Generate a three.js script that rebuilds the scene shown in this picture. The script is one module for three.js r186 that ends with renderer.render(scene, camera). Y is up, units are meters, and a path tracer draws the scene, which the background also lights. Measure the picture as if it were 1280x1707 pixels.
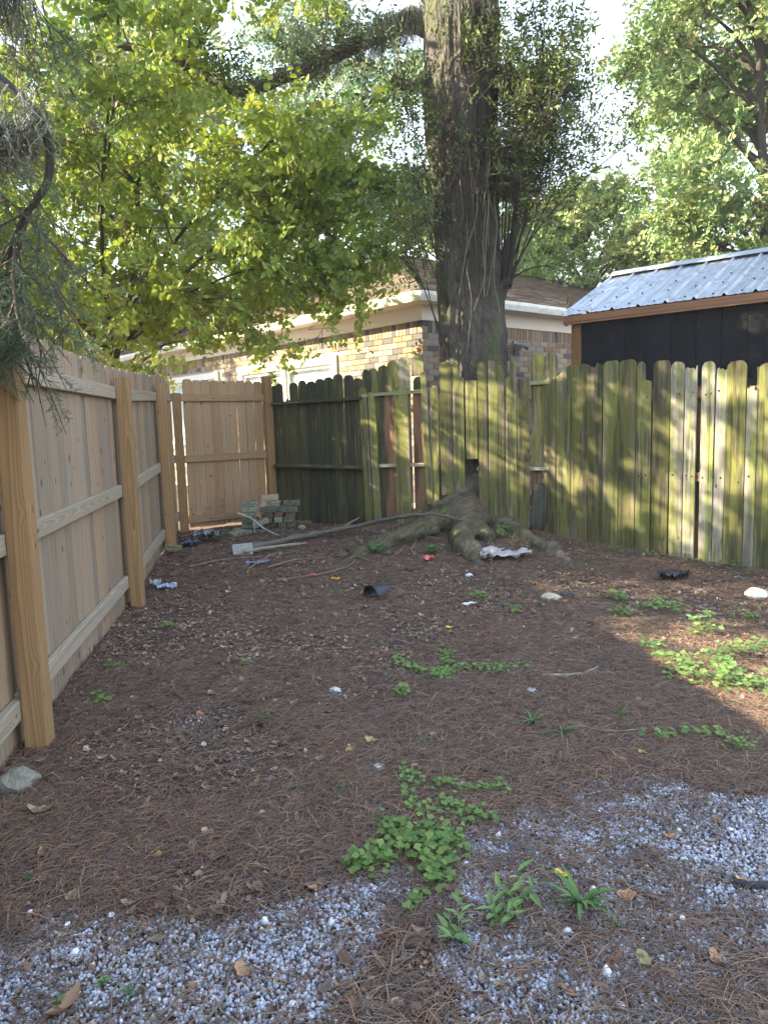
import * as THREE from 'three';
import { mergeGeometries } from 'three/addons/utils/BufferGeometryUtils.js';

// ------------------------------------------------------------------ camera, sky, sun, exposure
const scene = new THREE.Scene();
const R = Math.PI / 180;
const camera = new THREE.PerspectiveCamera(2 * Math.atan(853.5 / 1240) / R, 1280 / 1707, 0.05, 400);
camera.position.set(0, 1.38, 0);
camera.rotation.set(-6.9 * R, 0, -1.7 * R, 'XYZ');
const renderer = new THREE.WebGLRenderer({ antialias: true });
renderer.toneMapping = THREE.LinearToneMapping;
renderer.toneMappingExposure = 6.2;
renderer.shadowMap.enabled = true;

const SUN_ELEV = 29 * R, SUN_AZ = -86 * R;                 // azimuth from straight ahead, minus = to the left
const sunDir = new THREE.Vector3(Math.sin(SUN_AZ) * Math.cos(SUN_ELEV), Math.sin(SUN_ELEV), -Math.cos(SUN_AZ) * Math.cos(SUN_ELEV));
const sun = new THREE.DirectionalLight(new THREE.Color(1, 0.88, 0.66), 5);
sun.position.copy(sunDir).multiplyScalar(60);
sun.castShadow = true;
sun.shadow.mapSize.set(4096, 4096);
Object.assign(sun.shadow.camera, { left: -25, right: 25, top: 25, bottom: -25, near: 1, far: 140 });
scene.add(sun, sun.target);

{ // clear pale-blue sky, whiter towards the horizon
  const W = 64, H = 128, d = new Float32Array(W * H * 4);
  for (let j = 0; j < H; j++) for (let i = 0; i < W; i++) {
    const e = Math.max(0, Math.sin(((j + 0.5) / H - 0.5) * Math.PI)), t = Math.pow(1 - e, 2.2), k = 0.62;
    const o = (j * W + i) * 4;
    d[o] = k * (0.42 + 0.42 * t); d[o + 1] = k * (0.56 + 0.34 * t); d[o + 2] = k * (0.82 + 0.16 * t); d[o + 3] = 1;
  }
  const t = new THREE.DataTexture(d, W, H, THREE.RGBAFormat, THREE.FloatType);
  t.mapping = THREE.EquirectangularReflectionMapping; t.magFilter = t.minFilter = THREE.LinearFilter; t.needsUpdate = true;
  scene.background = t; scene.environment = t;
}

scene.fog = new THREE.FogExp2(new THREE.Color(0.92, 0.96, 1.0), 0.0008);

// ------------------------------------------------------------------ helpers
let seed = 1;
const reseed = (s) => { seed = s >>> 0; };
function rnd() { seed = (seed + 0x6D2B79F5) >>> 0; let t = seed; t = Math.imul(t ^ (t >>> 15), t | 1); t ^= t + Math.imul(t ^ (t >>> 7), t | 61); return ((t ^ (t >>> 14)) >>> 0) / 4294967296; }
const rr = (a, b) => a + (b - a) * rnd();
const ri = (n) => Math.floor(rnd() * n);
const gauss = () => (rnd() + rnd() + rnd() + rnd() - 2) * 1.0;
const clamp = (x, a = 0, b = 1) => Math.min(b, Math.max(a, x));
const lerp = (a, b, t) => a + (b - a) * t;
const sstep = (a, b, x) => { const t = clamp((x - a) / (b - a)); return t * t * (3 - 2 * t); };
const V = (x, y, z) => new THREE.Vector3(x, y, z);
function hash(x, y, z) { let h = Math.imul(x, 374761393) + Math.imul(y, 668265263) + Math.imul(z, 2147483647 ^ 0x5bd1e995) | 0; h = Math.imul(h ^ (h >>> 13), 1274126177); return ((h ^ (h >>> 16)) >>> 0) / 4294967296; }
function n3(x, y, z = 0) {                                  // value noise, 0..1
  const X = Math.floor(x), Y = Math.floor(y), Z = Math.floor(z); let fx = x - X, fy = y - Y, fz = z - Z;
  fx = fx * fx * (3 - 2 * fx); fy = fy * fy * (3 - 2 * fy); fz = fz * fz * (3 - 2 * fz);
  const a = lerp(lerp(hash(X, Y, Z), hash(X + 1, Y, Z), fx), lerp(hash(X, Y + 1, Z), hash(X + 1, Y + 1, Z), fx), fy);
  if (fz === 0) return a;
  const b = lerp(lerp(hash(X, Y, Z + 1), hash(X + 1, Y, Z + 1), fx), lerp(hash(X, Y + 1, Z + 1), hash(X + 1, Y + 1, Z + 1), fx), fy);
  return lerp(a, b, fz);
}
const fbm = (x, y, z = 0, o = 4) => { let s = 0, a = 0.5, n = 0; for (let i = 0; i < o; i++) { s += a * n3(x, y, z); n += a; x = x * 2.03 + 17.3; y = y * 2.03 + 9.1; z *= 2.03; a *= 0.5; } return s / n; };
const taken = {};
const numbered = (n) => { const k = taken[n] = (taken[n] ?? -1) + 1; return k ? n + '_' + String(k).padStart(3, '0') : n; };
function shade(o) { o.castShadow = o.receiveShadow = true; return o; }
function tag(o, label, category, group, kind) { if (label) o.userData.label = label; if (category) o.userData.category = category; if (group) o.userData.group = group; if (kind) o.userData.kind = kind; return o; }
function thing(name, label, category, pos = [0, 0, 0], turn = 0, group) {
  const o = new THREE.Group(); o.name = numbered(name); o.position.set(...pos); o.rotation.y = turn; scene.add(o); return tag(o, label, category, group);
}
function part(parent, name, geo, mat) { const m = shade(new THREE.Mesh(geo, mat)); m.name = name; parent.add(m); return m; }
function solo(name, geo, mat, label, category, group, kind) { const m = shade(new THREE.Mesh(geo, mat)); m.name = numbered(name); scene.add(m); return tag(m, label, category, group, kind); }
function copies(name, geo, mat, list, parent, kind = 'stuff') {   // list of {m: Matrix4, c: Color}
  const im = shade(new THREE.InstancedMesh(geo, mat, list.length)); im.name = name; const w = new THREE.Color(1, 1, 1);
  list.forEach((e, i) => { im.setMatrixAt(i, e.m); im.setColorAt(i, e.c ?? w); });
  if (kind) im.userData.kind = kind; (parent ?? scene).add(im); return im;
}
const _q = new THREE.Quaternion(), _e = new THREE.Euler(), _s = V(1, 1, 1);
const TRS = (p, ex, ey, ez, s) => new THREE.Matrix4().compose(p, _q.setFromEuler(_e.set(ex, ey, ez, 'YXZ')), typeof s === 'number' ? _s.set(s, s, s) : s);
const col = (r, g, b) => new THREE.Color().setRGB(r, g, b);
const std = (o) => new THREE.MeshStandardMaterial({ roughness: 0.9, ...o });

// triangle soup collector with position, normal, uv, colour
class MB {
  constructor() { this.p = []; this.n = []; this.u = []; this.c = []; this.i = []; }
  v(p, n, u, v, c) { this.p.push(p.x, p.y, p.z); this.n.push(n.x, n.y, n.z); this.u.push(u, v); this.c.push(c ? c.r : 1, c ? c.g : 1, c ? c.b : 1); return this.p.length / 3 - 1; }
  tri(a, b, c) { this.i.push(a, b, c); }
  tube(pts, radii, sides = 5, c, vs = 1) {                 // smooth tube through points
    const N = pts.length; let up = V(0.31, 0.2, 0.93), L = 0; const base = this.p.length / 3, t = V(), a = V(), b = V(), q = V(), nn = V();
    for (let k = 0; k < N; k++) {
      t.subVectors(pts[Math.min(N - 1, k + 1)], pts[Math.max(0, k - 1)]).normalize(); if (k) L += pts[k].distanceTo(pts[k - 1]);
      a.crossVectors(t, up); if (a.lengthSq() < 1e-4) a.crossVectors(t, V(1, 0, 0)); a.normalize(); b.crossVectors(a, t).normalize(); up.copy(b);
      const r = radii[k];
      for (let s = 0; s <= sides; s++) { const g = s / sides * 2 * Math.PI; nn.copy(a).multiplyScalar(Math.cos(g)).addScaledVector(b, Math.sin(g)); q.copy(pts[k]).addScaledVector(nn, r); this.v(q, nn, s / sides, L * vs, c); }
    }
    const w = sides + 1;
    for (let k = 0; k < N - 1; k++) for (let s = 0; s < sides; s++) { const x = base + k * w + s; this.tri(x, x + w, x + 1); this.tri(x + 1, x + w, x + w + 1); }
    for (const [k, d] of [[0, -1], [N - 1, 1]]) {            // end caps
      t.subVectors(pts[Math.min(N - 1, k + 1)], pts[Math.max(0, k - 1)]).normalize().multiplyScalar(d);
      const c0 = this.v(pts[k], t, 0.5, 0.5, c); const ring = [];
      for (let s = 0; s < sides; s++) { const o = (base + k * w + s) * 3; ring.push(this.v(V(this.p[o], this.p[o + 1], this.p[o + 2]), t, 0.5, 0.5, c)); }
      for (let s = 0; s < sides; s++) d < 0 ? this.tri(c0, ring[s], ring[(s + 1) % sides]) : this.tri(c0, ring[(s + 1) % sides], ring[s]);
    }
  }
  quad(A, B, C, D, c, uv = [0, 0, 1, 0, 1, 1, 0, 1]) { const n = V().subVectors(B, A).cross(V().subVectors(D, A)).normalize(); const k = [A, B, C, D].map((p, i) => this.v(p, n, uv[2 * i], uv[2 * i + 1], c)); this.tri(k[0], k[1], k[2]); this.tri(k[0], k[2], k[3]); }
  box(x0, x1, y0, y1, z0, z1, c, us = 1) {                  // uv in metres
    const P = (x, y, z) => V(x, y, z), dx = (x1 - x0) * us, dy = (y1 - y0) * us, dz = (z1 - z0) * us, o = (x0 * 3.1 + y0 * 1.7 + z0) % 1;
    const f = (a, b, cc, d, w, h) => this.quad(a, b, cc, d, c, [o, o, o + w, o, o + w, o + h, o, o + h]);
    f(P(x0, y0, z1), P(x1, y0, z1), P(x1, y1, z1), P(x0, y1, z1), dx, dy); f(P(x1, y0, z0), P(x0, y0, z0), P(x0, y1, z0), P(x1, y1, z0), dx, dy);
    f(P(x1, y0, z1), P(x1, y0, z0), P(x1, y1, z0), P(x1, y1, z1), dz, dy); f(P(x0, y0, z0), P(x0, y0, z1), P(x0, y1, z1), P(x0, y1, z0), dz, dy);
    f(P(x0, y1, z1), P(x1, y1, z1), P(x1, y1, z0), P(x0, y1, z0), dx, dz); f(P(x0, y0, z0), P(x1, y0, z0), P(x1, y0, z1), P(x0, y0, z1), dx, dz);
    return this;
  }
  geo(recompute) {
    const g = new THREE.BufferGeometry(); g.setAttribute('position', new THREE.Float32BufferAttribute(this.p, 3)); g.setAttribute('normal', new THREE.Float32BufferAttribute(this.n, 3));
    g.setAttribute('uv', new THREE.Float32BufferAttribute(this.u, 2)); g.setAttribute('color', new THREE.Float32BufferAttribute(this.c, 3)); g.setIndex(this.i); if (recompute) g.computeVertexNormals(); return g;
  }
}
const curve = (pts, n) => new THREE.CatmullRomCurve3(pts.map((p) => Array.isArray(p) ? V(...p) : p), false, 'centripetal').getPoints(n);

function pix(W, H, f, srgb) {                               // f(x, y) -> [r, g, b] linear 0..1 (colour) or a number (height)
  const d = new Uint8Array(W * H * 4), enc = (x) => { x = clamp(x); return 255 * (srgb ? (x <= 0.0031308 ? 12.92 * x : 1.055 * Math.pow(x, 1 / 2.4) - 0.055) : x); };
  for (let y = 0; y < H; y++) for (let x = 0; x < W; x++) {
    const c = f(x, y), o = (y * W + x) * 4; if (typeof c === 'number') d[o] = d[o + 1] = d[o + 2] = enc(c); else { d[o] = enc(c[0]); d[o + 1] = enc(c[1]); d[o + 2] = enc(c[2]); } d[o + 3] = 255;
  }
  const t = new THREE.DataTexture(d, W, H); t.wrapS = t.wrapT = THREE.RepeatWrapping; t.magFilter = THREE.LinearFilter; t.minFilter = THREE.LinearMipmapLinearFilter; t.generateMipmaps = true;
  if (srgb) t.colorSpace = THREE.SRGBColorSpace; t.needsUpdate = true; return t;
}
const mix3 = (a, b, t) => [lerp(a[0], b[0], t), lerp(a[1], b[1], t), lerp(a[2], b[2], t)];

// ------------------------------------------------------------------ wood: eight boards side by side in one sheet, 1.2 m x 2.0 m
const WCOL = 8, WW = 1024, WH = 1024;
function woodField(sd, spacing, knots) {                    // per pixel: late-wood 0..1, knot 0..1, fibre noise
  reseed(sd);
  const cols = [];
  for (let k = 0; k < WCOL; k++) {
    const ks = []; for (let i = 0; i < knots; i++) if (rnd() < 0.8) ks.push([rr(0.02, 0.13), rr(0.05, 1.95), rr(0.006, 0.016)]);
    cols.push({ x0: rr(-0.05, 0.2), z0: rr(0.01, 0.07), tilt: rr(-0.02, 0.02), ks, o: rr(0, 50) });
  }
  const late = new Float32Array(WW * WH), knot = new Float32Array(WW * WH), fib = new Float32Array(WW * WH);
  for (let y = 0; y < WH; y++) for (let x = 0; x < WW; x++) {
    const k = Math.floor(x / WW * WCOL), C = cols[k], bx = (x / WW * WCOL - k) * 0.15, by = y / WH * 2, i = y * WW + x;
    let dx = bx - C.x0 - 0.02 * (n3(by * 1.3 + C.o, 3.1) - 0.5), dz = C.z0 + C.tilt * by + 0.03 * (n3(by * 0.9, C.o) - 0.5), r = Math.sqrt(dx * dx + dz * dz) + 0.004 * (n3(bx * 30 + C.o, by * 3) - 0.5), kn = 0;
    for (const [kx, ky, kr] of C.ks) {
      const ex = bx - kx, ey = (by - ky) * 0.55, d = Math.sqrt(ex * ex + ey * ey);
      if (d < kr * 6) { r += 0.016 * Math.exp(-(d * d) / (kr * kr * 5)) * (ex > 0 ? 1 : -1) * 0.8; if (d < kr * 1.15) { kn = Math.max(kn, 1 - sstep(kr * 0.85, kr * 1.15, d + kr * 0.3 * (n3(ex * 200, ey * 200) - 0.5))); } if (d < kr * 1.5 && d > kr) r += d * 0.3; }
    }
    const f = r / spacing; const ph = f - Math.floor(f);
    late[i] = Math.pow(ph, 1.6) * (ph > 0.93 ? (1 - ph) / 0.07 : 1); knot[i] = kn; fib[i] = n3(bx * 900 + C.o, by * 14) * 0.6 + n3(bx * 330, by * 4 + C.o) * 0.4;
  }
  return { late, knot, fib };
}
const fieldNew = woodField(11, 0.0062, 3), fieldOld = woodField(23, 0.0050, 1);
function woodColor(F, fn) { return pix(WW, WH, (x, y) => { const i = y * WW + x, k = Math.floor(x / WW * WCOL); return fn(F.late[i], F.knot[i], F.fib[i], (x / WW * WCOL - k) * 0.15, y / WH * 2, k); }, true); }
const mirror = (t) => { t.wrapT = THREE.MirroredRepeatWrapping; return t; };
const pineMap = mirror(woodColor(fieldNew, (l, k, f, bx, by, c) => {
  const g = n3(bx * 22 + c * 9, by * 1.6), s = sstep(0.62, 0.9, n3(bx * 60 + c * 31, by * 2.2 + 5));
  let a = mix3([0.37, 0.26, 0.155], [0.25, 0.155, 0.08], l * 0.75); a = mix3(a, [0.28, 0.24, 0.19], 0.25 + 0.45 * g); a = mix3(a, [0.26, 0.20, 0.14], 0.35 * s); a = mix3(a, [0.10, 0.055, 0.028], k * 0.85);
  const m = (0.72 + 0.56 * f) * (1 - 0.25 * sstep(0.72, 0.8, n3(bx * 150 + c * 7, by * 0.8))); return a.map((v) => v * m);
}));
const postMap = mirror(woodColor(fieldNew, (l, k, f, bx, by, c) => {
  let a = mix3([0.31, 0.19, 0.08], [0.18, 0.095, 0.034], l * 0.9); a = mix3(a, [0.12, 0.07, 0.03], k * 0.8); const m = 0.84 + 0.3 * f; return a.map((v) => v * m);
}));
const railMap = mirror(woodColor(fieldNew, (l, k, f, bx, by, c) => {
  let a = mix3([0.37, 0.295, 0.205], [0.20, 0.155, 0.10], l * 0.85); a = mix3(a, [0.36, 0.34, 0.29], 0.3 * n3(bx * 30, by * 3 + c)); a = mix3(a, [0.1, 0.06, 0.03], k * 0.8); const m = 0.82 + 0.34 * f; return a.map((v) => v * m);
}));
const oldBase = (l, k, f, grey) => { let a = mix3(grey ? [0.30, 0.27, 0.21] : [0.20, 0.165, 0.11], grey ? [0.17, 0.145, 0.105] : [0.105, 0.078, 0.048], l * 0.7); a = mix3(a, [0.05, 0.035, 0.02], k * 0.7); return a.map((v) => v * (0.5 + 1.0 * f)); };
function mossy(amount, green, dark, grey, off) {            // algae film in runs and patches, with the wood left bare between
  return mirror(woodColor(fieldOld, (l, k, f, bx, by, c) => {
    const a = oldBase(l, k, f, grey), x = bx + c * 3.7 + off;
    const run = n3(x * 45, by * 1.1) * 0.55 + n3(x * 140, by * 2.5) * 0.25 + fbm(x * 18, by * 7, 0, 3) * 0.45 + f * 0.15;
    const m = sstep(1.02 - amount, 1.22 - amount, run + 0.12), p = sstep(0.5, 0.75, n3(x * 30 + 7, by * 3.5)), b = sstep(0.62, 0.8, n3(x * 22 + 40, by * 1.4));
    let g = mix3(green, dark, p); g = g.map((v) => v * (0.45 + 1.1 * f) * (1 - 0.6 * sstep(0.78, 0.84, n3(x * 170, by * 0.9)))); let o = mix3(a, g, m * 0.88); o = mix3(o, [0.028, 0.026, 0.016], b * 0.5 * (dark[1] < 0.05 ? 1.5 : 0.7)); return o;
  }));
}
const mossMap = mossy(0.44, [0.125, 0.135, 0.026], [0.058, 0.062, 0.018], false, 0);
const darkMossMap = mossy(0.56, [0.032, 0.042, 0.012], [0.016, 0.019, 0.008], false, 5);
const greyMossMap = mossy(0.26, [0.19, 0.21, 0.045], [0.10, 0.11, 0.04], true, 9);
const redMap = mirror(woodColor(fieldOld, (l, k, f, bx, by, c) => { let a = mix3([0.27, 0.155, 0.085], [0.14, 0.072, 0.036], l * 0.8); a = mix3(a, [0.06, 0.045, 0.025], 0.8 * sstep(0.5, 0.85, n3(bx * 40 + c, by * 1.3))); return a.map((v) => v * (0.7 + 0.6 * f)); }));
const woodBump = (F, cracks) => mirror(pix(WW, WH, (x, y) => { const i = y * WW + x; const cr = cracks ? sstep(0.8, 0.9, n3(x * 0.55, y * 0.02 + 3)) * 0.6 : 0; return clamp(0.55 + 0.25 * F.late[i] + 0.2 * (F.fib[i] - 0.5) - cr - 0.15 * F.knot[i]); }));
const bumpNew = woodBump(fieldNew, false), bumpOld = woodBump(fieldOld, true);
const wood = (map, bump, bs, tint, rough = 0.85) => std({ map, bumpMap: bump, bumpScale: bs, color: tint, roughness: rough });
const tintsOf = (map, bump, bs, list, rough) => list.map((t) => wood(map, bump, bs, col(...t), rough));
const M = {
  pine: tintsOf(pineMap, bumpNew, 0.0012, [[0.95, 0.95, 0.95], [0.80, 0.79, 0.77], [1.05, 0.97, 0.88], [0.74, 0.75, 0.73], [0.97, 0.88, 0.76], [0.88, 0.86, 0.84]]),
  pineWarm: tintsOf(pineMap, bumpNew, 0.0012, [[1.02, 0.86, 0.66], [0.92, 0.76, 0.56], [1.06, 0.92, 0.74]]),
  post: tintsOf(postMap, bumpNew, 0.0015, [[1, 1, 1], [0.9, 0.92, 0.9]]),
  rail: tintsOf(railMap, bumpNew, 0.0018, [[1, 1, 1], [0.92, 0.92, 0.9]]),
  moss: tintsOf(mossMap, bumpOld, 0.004, [[1.02, 1, 1], [0.8, 0.74, 0.72], [1.3, 1.2, 1.1], [0.66, 0.62, 0.6]], 0.95),
  dark: tintsOf(darkMossMap, bumpOld, 0.003, [[1, 1, 1], [0.8, 0.85, 0.8], [1.35, 1.2, 1.05], [0.7, 0.7, 0.75]], 0.95),
  grey: tintsOf(greyMossMap, bumpOld, 0.003, [[1, 1, 1], [0.9, 0.88, 0.84], [1.1, 1.08, 1.05]], 0.95),
  red: tintsOf(redMap, bumpOld, 0.003, [[1, 1, 1], [0.8, 0.78, 0.76]], 0.95),
};
// a sawn board: outline in its face plane, thickness t towards +z, grain along y; column of the wood sheet picked at random
function plate(outline, t, tx = 0) {
  const mb = new MB(), c = ri(WCOL), flip = rnd() < 0.5 ? -1 : 1, vo = rr(0, 0.14), w = Math.max(...outline.map((p) => p[0])) - Math.min(...outline.map((p) => p[0])), sc = Math.min(1, 0.146 / w);
  const U = (x) => (c + 0.5 + flip * x * sc / 0.15) / WCOL, Vv = (y) => (y + vo) / 2;
  const pts = outline.map(([x, y]) => new THREE.Vector2(x, y)); if (THREE.ShapeUtils.isClockWise(pts)) pts.reverse();
  const f = THREE.ShapeUtils.triangulateShape(pts, []), bend = (y) => tx * y * (y - 1.8);
  for (const [z, n] of [[t, V(0, 0, 1)], [0, V(0, 0, -1)]]) { const k = pts.map((p) => mb.v(V(p.x, p.y, z + bend(p.y)), n, U(p.x), Vv(p.y))); for (const [a, b, d] of f) z ? mb.tri(k[a], k[b], k[d]) : mb.tri(k[a], k[d], k[b]); }
  pts.forEach((p, i) => { const q = pts[(i + 1) % pts.length], n = V(q.y - p.y, -(q.x - p.x), 0).normalize(), k = [[p, 0], [q, 0], [q, t], [p, t]].map(([s, z]) => mb.v(V(s.x, s.y, z + bend(s.y)), n, U(s.x) + z * 0.3, Vv(s.y))); mb.tri(k[0], k[1], k[2]); mb.tri(k[0], k[2], k[3]); });
  return mb.geo();
}
function boxWood(w, h, d, axis = 'y') {                     // chamfered timber standing from y = 0, or lying along x from x = 0
  const c = ri(WCOL), vo = rr(0, 0.4), ch = 0.004, mb = new MB(), y0 = 0, L = h;
  const prof = [[-w / 2 + ch, -d / 2], [w / 2 - ch, -d / 2], [w / 2, -d / 2 + ch], [w / 2, d / 2 - ch], [w / 2 - ch, d / 2], [-w / 2 + ch, d / 2], [-w / 2, d / 2 - ch], [-w / 2, -d / 2 + ch]];
  prof.forEach((p, i) => { const q = prof[(i + 1) % 8], n = V(q[1] - p[1], 0, -(q[0] - p[0])).normalize(), face = i % 2 ? c + 0.5 : (c + i / 2) % WCOL; const lo = i % 4 === 0 ? p[0] : p[1], hi = i % 4 === 0 ? q[0] : q[1];
    const u = (s) => (Math.floor(face) + 0.5 + s / 0.15 * 0.95) / WCOL; const k = [[p, y0, lo], [q, y0, hi], [q, L, hi], [p, L, lo]].map(([a, y, s]) => mb.v(V(a[0], y, a[1]), n, u(s), (y + vo + i * 0.13) / 2)); mb.tri(k[0], k[2], k[1]); mb.tri(k[0], k[3], k[2]); });
  for (const [y, s] of [[L, 1], [0, -1]]) { const k = prof.map((p) => mb.v(V(p[0], y, p[1]), V(0, s, 0), (c + 0.5 + p[0] / 0.15) / WCOL, p[1] / 2)); for (let i = 1; i < 7; i++) s > 0 ? mb.tri(k[0], k[i + 1], k[i]) : mb.tri(k[0], k[i], k[i + 1]); }
  const g = mb.geo(); if (axis === 'x') g.rotateZ(-Math.PI / 2); return g;
}
// tops of the boards: 'ear' new dog-ear, 'round' weathered round shoulders, 'flat' sawn off, 'split' broken
function top(w, h, style) {
  const a = w / 2, j = () => rr(-0.006, 0.006), o = [[-a, 0], [a, 0]];
  if (style === 'ear') o.push([a, h - 0.034], [a - 0.007, h - 0.016], [a - 0.024, h - 0.002], [a - 0.034, h], [-a + 0.034, h], [-a + 0.024, h - 0.002], [-a + 0.007, h - 0.016], [-a, h - 0.034]);
  else if (style === 'flat') o.push([a, h + j()], [-a, h + j()]);
  else if (style === 'split') { const n = 6; for (let i = 0; i <= n; i++) o.push([a - i / n * w, h - rr(0, 0.05) - (i % 2) * 0.012]); }
  else if (style === 'tipL' || style === 'tipR') { const q = style === 'tipR' ? 1 : -1, s = [[a, h - 0.19], [a * 0.15, h - 0.17], [a * 0.1, h - 0.03], [-a * 0.2, h], [-a * 0.7, h - 0.005], [-a, h - 0.05]]; o.push(...(q > 0 ? s.map(([x, y]) => [-x, y]).reverse() : s)); }
  else if (style === 'slopeR') o.push([a, h], [a * 0.3, h - 0.02 + j()], [-a * 0.4, h - 0.08], [-a, h - 0.11]);
  else { const k = Math.min(a * 0.75, 0.05), d = 0.055; o.push([a, h - d + j()], [a - k * 0.15, h - d * 0.5 + j()], [a - k * 0.55, h - d * 0.14 + j() * 0.6], [a - k, h + j() * 0.5], [j(), h + j() * 0.6], [-a + k, h + j() * 0.5], [-a + k * 0.55, h - d * 0.14 + j() * 0.6], [-a + k * 0.15, h - d * 0.5 + j()], [-a, h - d + j()]); }
  return o;
}
const gh0 = (x, z) => 0.1 * sstep(5.2, 9, -z) + 0.13 * Math.exp(-((x - 0.9) ** 2 + (z + 8.5) ** 2) / 0.9);
const gh = (x, z) => gh0(x, z) + 0.022 * (fbm(x * 1.7 + 31, z * 1.7 + 7, 0, 2) - 0.5) + 0.014 * (n3(x * 7, z * 7, 2.5) - 0.5);

// ------------------------------------------------------------------ ground: one sheet, fine near the camera, out to the horizon
function groundTextures() {
  const S = 1024, can = document.createElement('canvas'), cb = document.createElement('canvas'); can.width = can.height = cb.width = cb.height = S;
  const a = can.getContext('2d'), b = cb.getContext('2d'); reseed(77);
  a.fillStyle = 'rgb(62,50,42)'; a.fillRect(0, 0, S, S); b.fillStyle = 'rgb(90,90,90)'; b.fillRect(0, 0, S, S);
  const pal = [[74, 56, 44], [92, 66, 50], [110, 84, 64], [58, 44, 36], [128, 104, 82], [84, 52, 38], [44, 36, 32], [104, 92, 78]];
  for (let i = 0; i < 26000; i++) {
    const x = rnd() * S, y = rnd() * S, t = rnd() * 6.283, l = rnd() < 0.7 ? rr(8, 34) : rr(3, 8), p = pal[ri(pal.length)], k = rr(0.7, 1.15), h = Math.floor(lerp(40, 235, i / 26000) * rr(0.8, 1)), w = rnd() < 0.7 ? rr(0.6, 1.4) : rr(2, 5), bx = gauss() * 4, by = gauss() * 4;
    for (const ox of [0, x < 40 ? S : x > S - 40 ? -S : 0]) for (const oy of [0, y < 40 ? S : y > S - 40 ? -S : 0]) {
      for (const [g, st] of [[a, `rgb(${p.map((v) => Math.floor(v * k)).join(',')})`], [b, `rgb(${h},${h},${h})`]]) { g.strokeStyle = st; g.lineWidth = w; g.beginPath(); g.moveTo(x + ox, y + oy); g.quadraticCurveTo(x + ox + Math.cos(t) * l / 2 + bx, y + oy + Math.sin(t) * l / 2 + by, x + ox + Math.cos(t) * l, y + oy + Math.sin(t) * l); g.stroke(); }
    }
  }
  const T = (c, s) => { const t = new THREE.CanvasTexture(c); t.wrapS = t.wrapT = THREE.RepeatWrapping; if (s) t.colorSpace = THREE.SRGBColorSpace; return t; };
  return [T(can, true), T(cb, false)];
}
{
  const [gc, gb] = groundTextures();
  const ax = [0]; let s = 0.035; while (ax[ax.length - 1] < 120) { const x = ax[ax.length - 1]; ax.push(x + (x < 3.4 ? s : s * Math.pow(1.16, (ax.length - 97)))); }
  const xs = [...ax.slice(1).map((v) => -v).reverse(), ...ax], zs0 = [0]; while (zs0[zs0.length - 1] < 140) { const z = zs0[zs0.length - 1]; zs0.push(z + (z < 9.2 ? 0.04 : 0.04 * Math.pow(1.14, zs0.length - 229))); }
  const zs = [30, 12, 5, 2, 1, 0.5, ...zs0.map((v) => -v)], p = [], u = [], c = [], idx = [];
  for (const z of zs) for (const x of xs) {
    p.push(x, gh(x, z), z); u.push(x / 1.1 + 0.2 * n3(x, z), z / 1.1 + 0.2 * n3(x + 9, z));
    const d = fbm(x * 2.1, z * 2.1, 0, 3), g = sstep(0.5, 0.72, fbm(x * 0.9 + 5, z * 0.9, 0, 3)), k = 0.85 + 0.8 * d; c.push(k, k * lerp(0.95, 1.02, g), k * lerp(0.92, 1.06, g));
  }
  const w = xs.length; for (let j = 0; j < zs.length - 1; j++) for (let i = 0; i < w - 1; i++) { const a = j * w + i; idx.push(a, a + 1, a + w, a + 1, a + w + 1, a + w); }
  const g = new THREE.BufferGeometry(); g.setAttribute('position', new THREE.Float32BufferAttribute(p, 3)); g.setAttribute('uv', new THREE.Float32BufferAttribute(u, 2)); g.setAttribute('color', new THREE.Float32BufferAttribute(c, 3)); g.setIndex(idx); g.computeVertexNormals();
  solo('ground', g, std({ map: gc, bumpMap: gb, bumpScale: 0.012, vertexColors: true, roughness: 1 }), 'bare yard ground covered with brown pine needle litter and soil', 'ground', null, 'structure');
}

// ------------------------------------------------------------------ fences. Local x runs along the fence, local z faces the yard
const heading = (A, B) => Math.atan2(-(B[1] - A[1]), B[0] - A[0]), along = (A, B, s) => { const L = Math.hypot(B[0] - A[0], B[1] - A[1]); return [A[0] + (B[0] - A[0]) * s / L, A[1] + (B[1] - A[1]) * s / L]; };
function fence(name, label, A, B) { const t = thing(name, label, 'fence', [A[0], 0, A[1]], heading(A, B)); t.userData.cat = undefined; delete t.userData.cat; return t; }
const gAt = (A, B, s) => { const [x, z] = along(A, B, s); return gh0(x, z); };
function addBoard(f, s, w, y0, y1, z, mat, style, o = {}) {
  const m = part(f, o.name ?? 'board', plate(top(w, y1 - y0, style), o.t ?? 0.017, o.bow ?? rr(-0.006, 0.006)), mat);
  m.position.set(s, y0, z); m.rotation.set(o.rx ?? rr(-0.004, 0.004), o.ry ?? rr(-0.02, 0.02), o.rz ?? rr(-0.004, 0.004)); return m;
}
const pick = (a) => a[ri(a.length)];

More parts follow.
